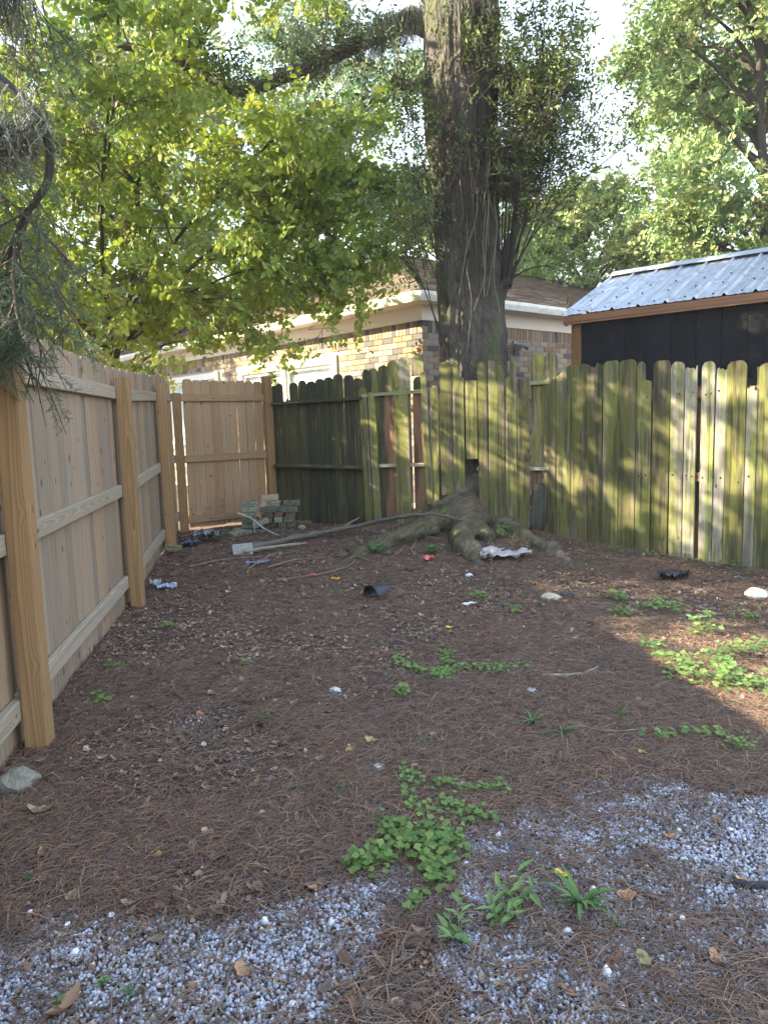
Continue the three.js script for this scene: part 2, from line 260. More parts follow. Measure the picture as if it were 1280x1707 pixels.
const F0 = [-0.844, 1.402], F1 = [-2.47, -9.13], F2 = [-1.47, -10.0], FA = [-0.2, -8.95], FB = [1.85, -7.95], FC = [3.25, -6.3], FD = [5.1, -4.1];
{ // new pine fence along the near side of the yard
  reseed(301); const f = fence('pine_fence', 'long new pine board fence with tall golden posts facing the yard', F0, F1), L = Math.hypot(F1[0] - F0[0], F1[1] - F0[1]);
  for (let s = 1.2; s < L + 0.12; s += 0.1445) { const g = gAt(F0, F1, s); addBoard(f, s, 0.1437, g + rr(-0.02, 0.01), g + 1.855 + rr(-0.01, 0.01), -0.108, pick(M.pine), 'ear', { rz: rr(-0.0015, 0.0015), ry: rr(-0.035, 0.035) }); }
  const posts = [2.1, 4.6, 7.18, 9.36, 10.66], hts = [1.78, 1.76, 1.765, 1.765, 1.70];
  posts.forEach((s, i) => { const m = part(f, 'post', boxWood(0.118, hts[i] + 0.25, 0.095), M.post[i === 4 ? 1 : 0]); m.position.set(s, gAt(F0, F1, s) - 0.25, 0); m.rotation.set(0, 0, [0, 0.0, -0.012, 0.006, 0.012][i]); });
  const ends = [1.2, 2.1, 4.6, 7.18, 9.36, L + 0.06];
  for (const y of [1.645, 0.905, 0.2]) for (let i = 0; i < 5; i++) { const g0 = gAt(F0, F1, ends[i]), g1 = gAt(F0, F1, ends[i + 1]), l = ends[i + 1] - ends[i] - 0.004, m = part(f, 'rail', boxWood(0.09, l, 0.038, 'x'), pick(M.rail)); m.position.set(ends[i], y + g0 + rr(-0.01, 0.01), -0.0685); m.rotation.z = Math.atan2(g1 - g0, l); }
}
{ // short return of the same pine fence into the corner
  reseed(302); const A = along(F1, F2, 0.0), f = fence('pine_fence', 'short pine fence panel in the yard corner with daylight between its boards', F1, F2);
  for (let k = 0; k < 9; k++) addBoard(f, 0.165 + k * 0.1255, 0.1215 - (k % 3 === 1 ? 0.004 : 0), 0.12 + rr(0, 0.02), 1.962 + rr(-0.012, 0.012), -0.065, pick(M.pineWarm), 'ear', { rz: rr(-0.006, 0.006) });
  const m = part(f, 'post', boxWood(0.115, 2.17, 0.09), M.post[1]); m.position.set(1.30, -0.15, -0.02);
  for (const y of [1.735, 0.985, 0.225]) { const r = part(f, 'rail', boxWood(0.085, 1.18, 0.038, 'x'), M.pineWarm[1]); r.position.set(0.06, y + 0.01, -0.028); }
}
{ // dark panel: only its far boards are left on the rails
  reseed(303); const f = fence('weathered_fence', 'blackened algae-covered fence panel behind the brick pile', F2, FA);
  const B = [[0.02, 0.09, 1.90, 'round'], [0.12, 0.135, 1.92, 'round'], [0.262, 0.12, 1.72, 'split'], [0.40, 0.15, 1.915, 'round'], [0.557, 0.145, 1.935, 'round'], [0.712, 0.15, 1.92, 'round'], [0.868, 0.152, 1.94, 'round'], [1.027, 0.155, 1.95, 'round'], [1.19, 0.16, 1.975, 'round'], [1.352, 0.15, 1.955, 'round'], [1.505, 0.14, 1.91, 'round'], [1.64, 0.12, 2.0, 'round']];
  B.forEach(([s, w, h, st], i) => addBoard(f, s + 0.03, w, 0.1 + rr(0, 0.03), h, -0.04, [1, 2, 4, 10].includes(i) ? M.dark[2] : pick(M.dark), st, { rz: rr(-0.008, 0.004) }));
  for (const [y, a] of [[1.66, 0.006], [0.845, 0]]) { const r = part(f, 'rail', boxWood(0.04, 1.56, 0.085, 'x'), M.dark[2]); r.position.set(0.08, y, 0.02); r.rotation.z = a; }
  const k = part(f, 'post', boxWood(0.09, 1.9, 0.09), M.dark[3]); k.position.set(1.70, 0, -0.12);
}
{ // collapsing stretch around the tree
  reseed(304); const f = fence('weathered_fence', 'broken mossy fence stretch with leaning boards and gaps around the big tree', FA, FB);
  const far = [[0.10, 0.135, 2.01], [0.235, 0.13, 2.04], [0.37, 0.13, 2.085], [0.515, 0.145, 2.12]];
  far.forEach(([s, w, h], i) => addBoard(f, s, w, 0.13, h, -0.06, i === 3 ? M.grey[1] : i === 1 ? M.dark[2] : M.moss[i % 3], 'round'));
  for (const [s, w] of [[0.30, 0.11], [0.41, 0.10], [0.66, 0.09], [0.745, 0.075]]) addBoard(f, s, w, 0.12, 1.72, -0.042, pick(M.red), 'flat', { t: 0.012 });
  addBoard(f, 0.68, 0.15, 1.90, 2.13, -0.06, M.moss[0], 'round'); addBoard(f, 0.69, 0.14, 1.60, 1.885, -0.075, M.dark[1], 'round');
  // near boards, leaning out of plumb
  addBoard(f, 0.055, 0.10, 0.10, 1.80, 0.03, M.moss[1], 'round', { rz: 0.037, rx: -0.02 }); addBoard(f, 0.165, 0.095, 0.11, 1.77, 0.034, M.moss[0], 'split', { rz: 0.037, rx: -0.02 });
  addBoard(f, 0.515, 0.175, 0.11, 1.79, 0.036, M.moss[2], 'split', { rz: 0.016, rx: -0.025 });
  addBoard(f, 0.835, 0.075, 0.42, 1.93, 0.03, M.moss[0], 'round', { rz: 0.03 }); addBoard(f, 0.90, 0.095, 0.35, 1.77, 0.02, M.moss[2], 'round', { rz: -0.012 });
  const near = [[0.98, 1.125, 0.53, 2.025, 'round', 1], [1.13, 1.265, 0.53, 2.03, 'tipL', 0], [1.285, 1.42, 0.94, 1.805, 'flat', 2], [1.43, 1.54, 0.33, 2.0, 'round', 1], [1.545, 1.655, 0.25, 2.005, 'flat', 0], [1.66, 1.735, 0.24, 2.0, 'split', 3], [1.74, 1.868, 0.22, 2.0, 'tipR', 0], [1.872, 2.005, 0.18, 1.80, 'flat', 1]];
  for (const [a, b, y0, y1, st, c] of near) addBoard(f, (a + b) / 2, b - a - 0.004, y0, y1, 0.022, M.moss[c], st);
  addBoard(f, 2.075, 0.14, 0.86, 2.055, -0.055, M.moss[2], 'round'); addBoard(f, 2.222, 0.145, 0.86, 2.045, -0.055, M.moss[0], 'round');
  addBoard(f, 2.06, 0.12, 0.12, 0.85, -0.06, M.red[1], 'flat', { t: 0.012 });
  for (const [y, x0, x1] of [[1.70, -0.02, 0.93], [0.86, -0.02, 0.9], [1.745, 1.25, 2.26], [0.83, 1.4, 2.26]]) { const r = part(f, 'rail', boxWood(0.04, x1 - x0, 0.06, 'x'), y > 1 ? M.grey[1] : M.grey[0]); r.position.set(x0, y, -0.01); r.rotation.z = x0 < 0 ? 0.018 : 0; }
}
{ // stretch nearest the camera, boards butted side by side
  reseed(305); const f = fence('weathered_fence', 'upright green mossy board fence in front of the black shed', FB, FC);
  const B = [[-0.125, 0.03, 0.04, 1.80, 'split', 'moss', 1], [0.035, 0.215, 0.06, 1.905, 'slopeR', 'moss', 0], [0.22, 0.42, 0.05, 1.905, 'round', 'moss', 1], [0.425, 0.595, 0.03, 1.90, 'split', 'moss', 3], [0.60, 0.775, 0.0, 1.91, 'round', 'moss', 0], [0.78, 0.958, -0.01, 1.905, 'round', 'moss', 1], [0.965, 1.12, 0.0, 1.875, 'tipL', 'moss', 0], [1.13, 1.30, -0.02, 1.87, 'round', 'moss', 3], [1.315, 1.445, -0.02, 1.845, 'round', 'grey', 1], [1.45, 1.56, -0.02, 1.81, 'split', 'grey', 0], [1.605, 1.725, -0.02, 1.825, 'round', 'grey', 2], [1.73, 1.825, -0.02, 1.79, 'split', 'grey', 0], [1.83, 2.0, -0.02, 1.81, 'round', 'moss', 2], [2.005, 2.095, -0.02, 1.60, 'split', 'grey', 1], [2.10, 2.26, -0.02, 1.775, 'round', 'moss', 0]];
  B.forEach(([a, b, y0, y1, st, m, c]) => addBoard(f, (a + b) / 2, b - a - 0.003, y0, y1, 0.03, M[m][c], st, { bow: rr(-0.012, 0.012), rz: rr(-0.006, 0.003) }));
  for (const y of [1.55, 0.8]) { const r = part(f, 'rail', boxWood(0.085, 2.3, 0.038, 'x'), M.red[1]); r.position.set(-0.05, y, 0.008); }
  for (const s of [0.02, 2.1]) { const k = part(f, 'post', boxWood(0.09, 1.8, 0.09), M.moss[3]); k.position.set(s, -0.05, -0.06); }
  for (let s = 0.1; s < 1.55; s += 0.16) addBoard(f, s, 0.14, 0.0, 1.62, -0.03, M.red[1], 'flat', { t: 0.014 });
  const nails = new MB(); // rusted nail heads
  for (const [a, b] of B.slice(2)) for (const y of [1.56, 0.8]) for (const q of [0.3, 0.7]) { if (rnd() < 0.55) continue; const x = lerp(a, b, q) + rr(-0.01, 0.01), yy = y + rr(-0.03, 0.03), r = 0.006; nails.box(x - r, x + r, yy - r * 1.6, yy + r, 0.045, 0.051, col(0.02, 0.015, 0.012)); }
  part(f, 'nail_heads', nails.geo(), std({ vertexColors: true, roughness: 0.7 })).userData.kind = 'stuff';
}
{ // same fence going on out of view
  reseed(306); const f = fence('weathered_fence', 'mossy fence end running out past the edge of the yard', FC, FD);
  for (let s = 0.10; s < 2.8; s += 0.155) addBoard(f, s + 0.08, 0.148, -0.02, 1.8 + rr(-0.04, 0.03), 0.03, pick([...M.moss, ...M.grey]), 'round');
  for (const y of [1.55, 0.8]) { const r = part(f, 'rail', boxWood(0.085, 2.85, 0.038, 'x'), M.red[1]); r.position.set(0.05, y, 0.008); }
}
{ // loose dark board end standing in the gap
  reseed(307); const g = plate([[-0.08, 0.05], [-0.06, 0.015], [0, 0], [0.06, 0.02], [0.085, 0.07], [0.08, 0.42], [0.02, 0.5], [-0.05, 0.47], [-0.085, 0.4]], 0.02);
  const m = solo('scrap_board', g, std({ map: greyMossMap, bumpMap: bumpOld, bumpScale: 0.004, color: col(0.22, 0.22, 0.26), roughness: 0.8 }), 'dark grey rounded board scrap wedged in the low fence gap', 'board');
  const [x, z] = along(FA, FB, 2.10); m.position.set(x - 0.01, 0.185, z + 0.02); m.rotation.set(-0.05, heading(FA, FB), -0.03, 'YXZ');
}

// ------------------------------------------------------------------ brick house behind the fence; local corner at the origin, x along the shaded wall, -z along the sunlit wall
{
  reseed(401);
  const H = thing('brick_house', 'low tan brick house with white eaves and brown shingle hip roof', 'house', [0.62, 0, -10.8], Math.atan2(0.652, 0.758));
  const LX = 12, LZ = 14, WALL = 2.80, OV = 0.30, EAVE = 3.02;
  const mortar = std({ color: col(0.36, 0.31, 0.24), roughness: 1 });
  const brickTone = [[0.42, 0.30, 0.17], [0.36, 0.25, 0.14], [0.46, 0.36, 0.23], [0.30, 0.22, 0.15], [0.40, 0.33, 0.25], [0.15, 0.13, 0.12], [0.33, 0.21, 0.12], [0.48, 0.38, 0.26]];
  const speck = pix(128, 128, (x, y) => 0.75 + 0.5 * (fbm(x * 0.21, y * 0.21, 0, 3) - 0.5) - 0.25 * sstep(0.78, 0.85, hash(x >> 1, y >> 1, 3)), true);
  const bmats = brickTone.map((t) => std({ color: col(...t), map: speck, bumpMap: speck, bumpScale: 0.004 }));
  // walls with window openings (mortar body)
  const wins = [[2.0, 5.15, 1.0, 2.49], [5.95, 8.4, 1.0, 2.49]];            // along the sunlit wall
  const wb = new MB(); let zc = 0.0;
  for (const [a, b, y0, y1] of wins) { wb.box(0.01, 0.25, 0, WALL, -a, -zc - (zc ? 0 : 0.01)); wb.box(0.01, 0.25, 0, y0, -b, -a); wb.box(0.01, 0.25, y1, WALL, -b, -a); zc = b; }
  wb.box(0.01, 0.25, 0, WALL, -LZ, -zc); wb.box(0.25, LX, 0, WALL, -0.25, -0.01); wb.box(0.25, LX, 0, WALL, -LZ, -LZ + 0.2); wb.box(LX - 0.2, LX, 0, WALL, -LZ + 0.2, -0.25);
  part(H, 'wall', wb.geo(), mortar);
  const course = 0.0845, bl = 0.205, joint = 0.011, sold = 0.172, ySold = WALL - sold;
  const variants = [0, 1, 2].map((k) => { const g = new THREE.BoxGeometry(1, 1, 1, 1, 1, 1); return g; });
  const bricks = [];                                       // wall 0 sunlit (t along -z), wall 1 shaded (t along x)
  const inWin = (w, t0, t1, y0, y1) => w === 0 && wins.some(([a, b, p, q]) => t1 > a - 0.02 && t0 < b + 0.02 && y1 > p && y0 < q + 0.01);
  for (const w of [0, 1]) {
    const T = w === 0 ? 13.9 : 6.5;
    for (let t = 0.115; t < T; t += 0.0765) bricks.push([w, t, t + 0.066, ySold, WALL - 0.004, rnd() < 0.16 ? 5 : ri(5)]);
    for (let r = 0; r < 32; r++) { const y1 = ySold - joint - r * course, y0 = y1 - course + joint; if (y0 < 0.1) break; let t = w === 0 ? (r % 2 ? 0.11 : 0.0) : (r % 2 ? 0.0 : 0.11); if (t > 0) bricks.push([w, 0.0, t - joint, y0, y1, ri(8)]); for (; t < T; t += bl + joint) { if (inWin(w, t, t + bl, y0, y1)) continue; bricks.push([w, t, t + bl, y0, y1, rnd() < 0.13 ? 5 : w === 1 && rnd() < 0.3 ? 4 : ri(8)]); } }
    bricks.push([w, 0.0, 0.103, ySold, ySold + 0.08, ri(5)], [w, 0.0, 0.103, ySold + 0.09, WALL - 0.004, 5]);
  }
  const seen = bricks.filter(([w, t0, , y0]) => y0 > 1.85 && (w === 0 ? t0 < 5.9 : t0 < 0.45 || (t0 > 1.15 && t0 < 3.2)));
  seen.sort((a, b) => (a[1] - b[1])); const keep = new Set(seen.slice(0, 300)); const rest = new MB();
  for (const b of bricks) {
    const [w, t0, t1, y0, y1, c] = b, pr = 0.0 + rr(-0.0015, 0.0015), d = 0.03;
    if (keep.has(b)) { const m = part(H, 'brick', variants[0], bmats[c]); if (w === 0) { m.scale.set(d, y1 - y0, t1 - t0); m.position.set(d / 2 - 0.003 + pr, (y0 + y1) / 2, -(t0 + t1) / 2); } else { m.scale.set(t1 - t0, y1 - y0, d); m.position.set((t0 + t1) / 2, (y0 + y1) / 2, -d / 2 + 0.003 + pr); } }
    else { const k = col(...brickTone[c]); w === 0 ? rest.box(-0.003 + pr, 0.03, y0, y1, -t1, -t0, k, 3) : rest.box(t0, t1, y0, y1, -0.03, 0.003 + pr, k, 3); }
  }
  part(H, 'brickwork', rest.geo(), std({ vertexColors: true, map: speck })).userData.kind = 'stuff';
  // white trim: frieze, soffit, fascia, gutter
  const peel = pix(256, 64, (x, y) => { const n = fbm(x * 0.05, y * 0.09, 0, 4), m = sstep(0.58, 0.66, n); return mix3([0.72, 0.68, 0.58], [0.52, 0.56, 0.44], m * 0.8); }, true);
  const white = std({ color: col(0.74, 0.68, 0.55), roughness: 0.7 }), gutterM = std({ map: peel, roughness: 0.55 });
  const fr = new MB(); fr.box(-0.022, 0.012, WALL, EAVE - 0.012, -LZ - 0.02, 0.022); fr.box(0.012, LX + 0.02, WALL, EAVE - 0.012, -0.012, 0.022); part(H, 'frieze_board', fr.geo(), white);
  const sf = new MB(); sf.box(-OV, 0.2, EAVE - 0.012, EAVE, -LZ - OV, OV); sf.box(0.2, LX + OV, EAVE - 0.012, EAVE, -0.2, OV); part(H, 'soffit', sf.geo(), white);
  const gt = new MB(), gy = EAVE - 0.02, gprof = [[0, 0], [-0.075, 0.0], [-0.095, 0.05], [-0.105, 0.075], [-0.105, 0.125], [-0.097, 0.125], [-0.09, 0.06], [0, 0.06]];
  for (let i = 0; i < gprof.length - 1; i++) { const [a0, b0] = gprof[i], [a1, b1] = gprof[i + 1]; const P = (a, b, e) => V(-OV + a, gy + b, e); gt.quad(P(a0, b0, OV - a0), P(a1, b1, OV - a1), P(a1, b1, -LZ - OV), P(a0, b0, -LZ - OV), null, [0, b0 * 6, 0, b1 * 6 + 0.1, 12, b1 * 6 + 0.1, 12, b0 * 6]); const Q = (a, b, e) => V(e, gy + b, OV - a); gt.quad(Q(a1, b1, -OV + a1), Q(a0, b0, -OV + a0), Q(a0, b0, LX + OV), Q(a1, b1, LX + OV), null, [0, b1 * 6 + 0.1, 0, b0 * 6, 10, b0 * 6, 10, b1 * 6 + 0.1]); }
  part(H, 'gutter', gt.geo(), gutterM);
  // roof: hip end over the sunlit wall, ridge going back along x
  const ry = EAVE + 0.09, px = 6 + OV, rise = 2.55, apex = V(6, ry + rise, -7), ridge = V(LX - 6, ry + rise, -7), C = [V(-OV - 0.03, ry, OV + 0.03), V(-OV - 0.03, ry, -LZ - OV), V(LX + OV, ry, -LZ - OV), V(LX + OV + 6, ry, OV + 0.03)], far = V(LX + OV + 6, ry + rise, -7);
  const rf = new MB(); const t3 = (a, b, c) => { const n = V().subVectors(b, a).cross(V().subVectors(c, a)).normalize(); const k = [a, b, c].map((p) => rf.v(p, n, p.x, p.z)); rf.tri(...k); };
  const dn = (v) => v.clone().add(V(0, -0.025, 0));
  t3(dn(C[1]), dn(C[0]), dn(apex)); t3(dn(C[0]), dn(C[3]), dn(far)); t3(dn(C[0]), dn(far), dn(apex)); t3(dn(C[2]), dn(C[1]), dn(apex)); t3(dn(far), dn(C[2]), dn(apex));
  const roof = part(H, 'roof', rf.geo(), std({ color: col(0.1, 0.08, 0.06) }));
  const sh = new MB(), shT = [[0.20, 0.145, 0.10], [0.17, 0.12, 0.085], [0.235, 0.18, 0.13], [0.14, 0.105, 0.08], [0.26, 0.19, 0.135]].map((c) => col(...c));
  const field = (E0, E1, tip0, tip1, nrow) => {           // shingles row by row from the eave E0-E1 up to tip0-tip1
    const N = V().subVectors(E1, E0).cross(V().subVectors(tip0, E0)).normalize();
    for (let r = 0; r < nrow; r++) {
      const a = r / nrow, b = (r + 1.35) / nrow, L0 = E0.clone().lerp(tip0, a), L1 = E1.clone().lerp(tip1, a), U0 = E0.clone().lerp(tip0, Math.min(1, b)), U1 = E1.clone().lerp(tip1, Math.min(1, b)), len = L0.distanceTo(L1), n = Math.max(1, Math.round(len / 0.3)), o = (r % 2) * 0.5 * (0.3 / len);
      for (let i = 0; i < n; i++) { const u0 = clamp(i / n + o), u1 = clamp((i + 1) / n + o - 0.006 / len), lift = 0.016 + rr(0, 0.012); if (u1 <= u0) continue; const A = L0.clone().lerp(L1, u0).addScaledVector(N, lift), B = L0.clone().lerp(L1, u1).addScaledVector(N, lift), Cc = U0.clone().lerp(U1, u1), D = U0.clone().lerp(U1, u0), k = shT[ri(5)]; sh.quad(A, B, Cc, D, k); sh.quad(A.clone().addScaledVector(N, -lift), B.clone().addScaledVector(N, -lift), B, A, k); }
    }
  };
  field(C[1], C[0], apex, apex, 46); field(C[0], C[3], apex, far, 46);
  const s2 = part(roof, 'shingles', sh.geo(), std({ vertexColors: true, roughness: 0.95, map: speck })); s2.userData.kind = 'stuff';
  const cap = new MB(), cp = (P, Q) => { const n = Math.ceil(P.distanceTo(Q) / 0.22), d = V().subVectors(Q, P).normalize(), s = V(0, 1, 0).cross(d).normalize(); for (let i = 0; i < n; i++) { const A = P.clone().lerp(Q, i / n), B = P.clone().lerp(Q, (i + 1.25) / n), k = shT[ri(5)]; for (const q of [-1, 1]) { const e = s.clone().multiplyScalar(0.13 * q).add(V(0, -0.05, 0)), u0 = V(0, 0.028, 0), u1 = V(0, 0.045, 0); const pts = [A.clone().add(u1), B.clone().add(u0), B.clone().add(u0).add(e), A.clone().add(u1).add(e)]; q > 0 ? cap.quad(pts[0], pts[1], pts[2], pts[3], k) : cap.quad(pts[3], pts[2], pts[1], pts[0], k); } } };
  cp(C[0], apex); cp(C[1], apex); cp(apex, far); part(roof, 'ridge_cap', cap.geo(), std({ vertexColors: true, roughness: 0.95 }));
  const vt = part(roof, 'vent_pipe', (() => { const m = new MB(); m.tube([V(0, -0.2, 0), V(0, 0.16, 0), V(0, 0.17, 0)], [0.055, 0.055, 0.05], 10); m.tube([V(0, 0.14, 0), V(0, 0.2, 0), V(0, 0.24, 0)], [0.10, 0.09, 0.02], 10); return m.geo(); })(), std({ color: col(0.32, 0.33, 0.34), roughness: 0.5, metalness: 0.6 })); vt.position.set(7.6, ry + 2.32, -6.2);
  // windows
  const glass = new THREE.MeshPhysicalMaterial({ color: col(0.9, 0.95, 0.95), transmission: 1, roughness: 0.03, thickness: 0 }), wt = std({ color: col(0.80, 0.77, 0.68), roughness: 0.5 });
  for (const [a, b, y0, y1] of wins) {
    const w = part(H, 'window', (() => { const m = new MB(), f = 0.13; m.box(-0.03, 0.12, y1 - f, y1 - 0.003, -b + 0.003, -a - 0.003); m.box(-0.03, 0.12, y0 + 0.003, y0 + 0.09, -b + 0.003, -a - 0.003); m.box(-0.03, 0.12, y0 + 0.09, y1 - f, -a - f, -a - 0.003); m.box(-0.03, 0.12, y0 + 0.09, y1 - f, -b + 0.003, -b + f); const mid = (a + b) / 2; m.box(-0.02, 0.1, y0 + 0.09, y1 - f, -mid - 0.05, -mid + 0.05); return m.geo(); })(), wt);
    const mid = (a + b) / 2; for (const [p, q] of [[a + 0.133, mid - 0.053], [mid + 0.053, b - 0.133]]) {
      part(w, 'sash', (() => { const m = new MB(), t = 0.05; m.box(0.02, 0.06, y1 - 0.133 - t, y1 - 0.133, -q, -p); m.box(0.02, 0.06, y0 + 0.093, y0 + 0.093 + t, -q, -p); m.box(0.02, 0.06, y0 + 0.143, y1 - 0.183, -p - t, -p); m.box(0.02, 0.06, y0 + 0.143, y1 - 0.183, -q, -q + t); return m.geo(); })(), wt);
      part(w, 'pane', (() => { const m = new MB(); m.quad(V(0.042, y0 + 0.14, -q + 0.04), V(0.042, y0 + 0.14, -p - 0.04), V(0.042, y1 - 0.18, -p - 0.04), V(0.042, y1 - 0.18, -q + 0.04)); return m.geo(); })(), glass);
      part(w, 'blind', (() => { const m = new MB(); for (let y = y0 + 0.15; y < y1 - 0.16; y += 0.045) m.box(0.10, 0.115, y, y + 0.042, -q, -p); return m.geo(); })(), std({ color: col(0.8, 0.79, 0.75) }));
    }
  }
  part(H, 'flood_lamp', (() => { const m = new MB(); m.box(1.98, 2.10, 2.50, 2.60, 0.004, 0.03); m.tube([V(2.04, 2.55, 0.02), V(1.99, 2.52, 0.10), V(1.93, 2.47, 0.16)], [0.02, 0.025, 0.055], 8); m.tube([V(2.04, 2.55, 0.02), V(2.10, 2.53, 0.10), V(2.18, 2.50, 0.16)], [0.02, 0.025, 0.055], 8); m.tube([V(2.04, 2.52, 0.02), V(2.05, 2.44, 0.06), V(2.08, 2.38, 0.07)], [0.015, 0.03, 0.03], 8); return m.geo(); })(), std({ color: col(0.2, 0.2, 0.21), roughness: 0.5 }));
}

// ------------------------------------------------------------------ black shed with a ribbed metal roof
{
  reseed(501);
  const S = thing('garden_shed', 'black board shed with ribbed galvanised metal roof behind the mossy fence', 'shed', [2.33, 0, -9.2], heading([2.28, -9.2], [3.96, -7.75]));
  const L = 4.2, D = 2.9, HW = 2.47, char = pix(512, 512, (x, y) => { const n = fbm(x * 0.09, y * 0.03, 0, 3), s = n3(x * 0.5, y * 0.06), h = sstep(0.72, 0.8, n3(x * 0.07, y * 0.35)) * sstep(0.5, 0.7, n3(x * 0.02, y * 0.02)); const v = 0.003 + 0.006 * n + 0.004 * s + 0.02 * h; return [v, v, v * 1.06]; }, true);
  const charB = pix(512, 512, (x, y) => clamp(0.3 + 0.5 * n3(x * 0.35, y * 0.09) + 0.25 * n3(x * 0.08, y * 0.4)));
  const blk = [[1, 1, 1], [0.8, 0.8, 0.85], [1.25, 1.25, 1.3]].map((t) => new THREE.MeshPhysicalMaterial({ map: char, bumpMap: charB, bumpScale: 0.006, color: col(...t), roughness: 0.75, specularIntensity: 0.45 }));
  let x = 0.14; for (let i = 0; x < L - 0.1; i++) { const w = 0.262 + rr(-0.01, 0.01), b = part(S, 'board', (() => { const m = new MB(); m.box(x, x + w - 0.006, 0.05, HW, -0.03 + rr(-0.006, 0.004), 0.0 + (i % 2) * 0.006 + rr(0, 0.003), null, 1.5); return m.geo(); })(), pick(blk)); x += w; }
  const sd = new MB(); for (let z = -0.14; z > -D + 0.1; z -= 0.265) sd.box(0.0, 0.03, 0.05, HW + 0.06 + 0.44 * Math.min(-z, D + z + 0.1 - 0.258 + 0.1), z - 0.258, z, null, 1.5); part(S, 'side_wall', sd.geo(), blk[0]); part(S, 'back_wall', new MB().box(0.1, L, 0.05, HW, -D, -D + 0.03).geo(), blk[1]); part(S, 'end_wall', new MB().box(L - 0.03, L, 0.05, HW, -D + 0.03, -0.1).geo(), blk[1]);
  const brown = wood(redMap, bumpOld, 0.002, col(1.0, 0.85, 0.75)), tan = wood(postMap, bumpNew, 0.002, col(0.62, 0.52, 0.45));
  const cpst = part(S, 'corner_post', boxWood(0.125, HW, 0.125), tan); cpst.position.set(0.065, 0, -0.055);
  const fa = part(S, 'fascia_board', boxWood(0.105, L + 0.3, 0.03, 'x'), brown); fa.position.set(-0.06, HW + 0.055, 0.075);
  const tp = part(S, 'top_plate', boxWood(0.10, L, 0.09, 'x'), brown); tp.position.set(0.005, HW + 0.055, -0.03);
  const rk = part(S, 'rake_board', boxWood(0.1, 1.66, 0.03, 'x'), brown); rk.position.set(-0.045, HW + 0.04, 0.06); rk.rotation.set(0, Math.PI / 2, 0.415, 'YXZ');
  // ribbed sheets
  const metal = (() => { const f = (x, y) => { const d = n3(x * 0.05, y * 0.012), s = fbm(x * 0.02, y * 0.02, 0, 3); return [d, s]; }; return std({ map: pix(512, 512, (x, y) => { const [d, s] = f(x, y); const v = 0.36 + 0.2 * (s - 0.5) + 0.12 * (d - 0.5); return mix3([v, v * 1.03, v * 1.08], [0.22, 0.20, 0.15], 0.6 * sstep(0.58, 0.72, s)); }, true), roughnessMap: pix(256, 256, (x, y) => 0.34 + 0.3 * fbm(x * 0.04, y * 0.04, 0, 3)), roughness: 1, metalness: 0.85 }); })();
  const pitch = 0.415, SL = 1.62, prof = []; // profile along x: major rib each 0.305 m, two minor ribs between
  for (let k = -0.02; k < L + 0.12; k += 0.305) prof.push([k, 0], [k + 0.016, 0.026], [k + 0.034, 0.026], [k + 0.05, 0], [k + 0.12, 0], [k + 0.13, 0.005], [k + 0.145, 0.005], [k + 0.155, 0], [k + 0.205, 0], [k + 0.215, 0.005], [k + 0.23, 0.005], [k + 0.24, 0]);
  const sheet = (dir, z0) => { const m = new MB(); for (let i = 0; i < prof.length - 1; i++) { const [a, h0] = prof[i], [b, h1] = prof[i + 1]; const P = (x, h, t) => V(x - 0.06, HW + 0.115 + h * Math.cos(pitch) + t * Math.sin(pitch), z0 + dir * (t * Math.cos(pitch) - h * Math.sin(pitch))); const q = [P(a, h0, 0), P(b, h1, 0), P(b, h1, SL), P(a, h0, SL)], uv = [a, 0, b, 0, b, SL, a, SL]; dir < 0 ? m.quad(...q, null, uv) : m.quad(q[3], q[2], q[1], q[0], null, uv); } return m.geo(); };
  part(S, 'roof_sheet', sheet(-1, 0.10), metal); part(S, 'roof_sheet', sheet(1, 0.10 - 2 * SL * Math.cos(pitch) - 0.02), metal);
  const rc = part(S, 'ridge_cap', (() => { const m = new MB(), zr = 0.10 - SL * Math.cos(pitch) - 0.01, yr = HW + 0.16 + SL * Math.sin(pitch); for (const q of [1, -1]) { const P = (x, t, h) => V(x, yr - t * Math.sin(pitch) + h, zr + q * t * Math.cos(pitch)); const A = [P(-0.09, 0, 0.012), P(L + 0.2, 0, 0.012), P(L + 0.2, 0.14, 0.0), P(-0.09, 0.14, 0.0)], B = A.map((p) => p.clone().add(V(0, -0.006, 0))); if (q > 0) { m.quad(A[3], A[2], A[1], A[0]); m.quad(B[0], B[1], B[2], B[3]); } else { m.quad(A[0], A[1], A[2], A[3]); m.quad(B[3], B[2], B[1], B[0]); } m.quad(B[3], B[2], A[2], A[3]); } return m.geo(); })(), std({ color: col(0.30, 0.32, 0.34), metalness: 0.7, roughness: 0.5 }));
  const sc = new MB(); for (let k = 0; k < 14; k++) for (const t of [0.12, 0.5, 0.85]) { const x = 0.0 + k * 0.305 + 0.1 + rr(-0.02, 0.02), tt = t + rr(-0.02, 0.02), c = V(x, HW + 0.115 + tt * Math.sin(pitch) + 0.006, 0.10 - tt * Math.cos(pitch)); sc.box(c.x - 0.008, c.x + 0.008, c.y - 0.004, c.y + 0.006, c.z - 0.008, c.z + 0.008); } part(S, 'screws', sc.geo(), std({ color: col(0.04, 0.04, 0.05) })).userData.kind = 'stuff';
}

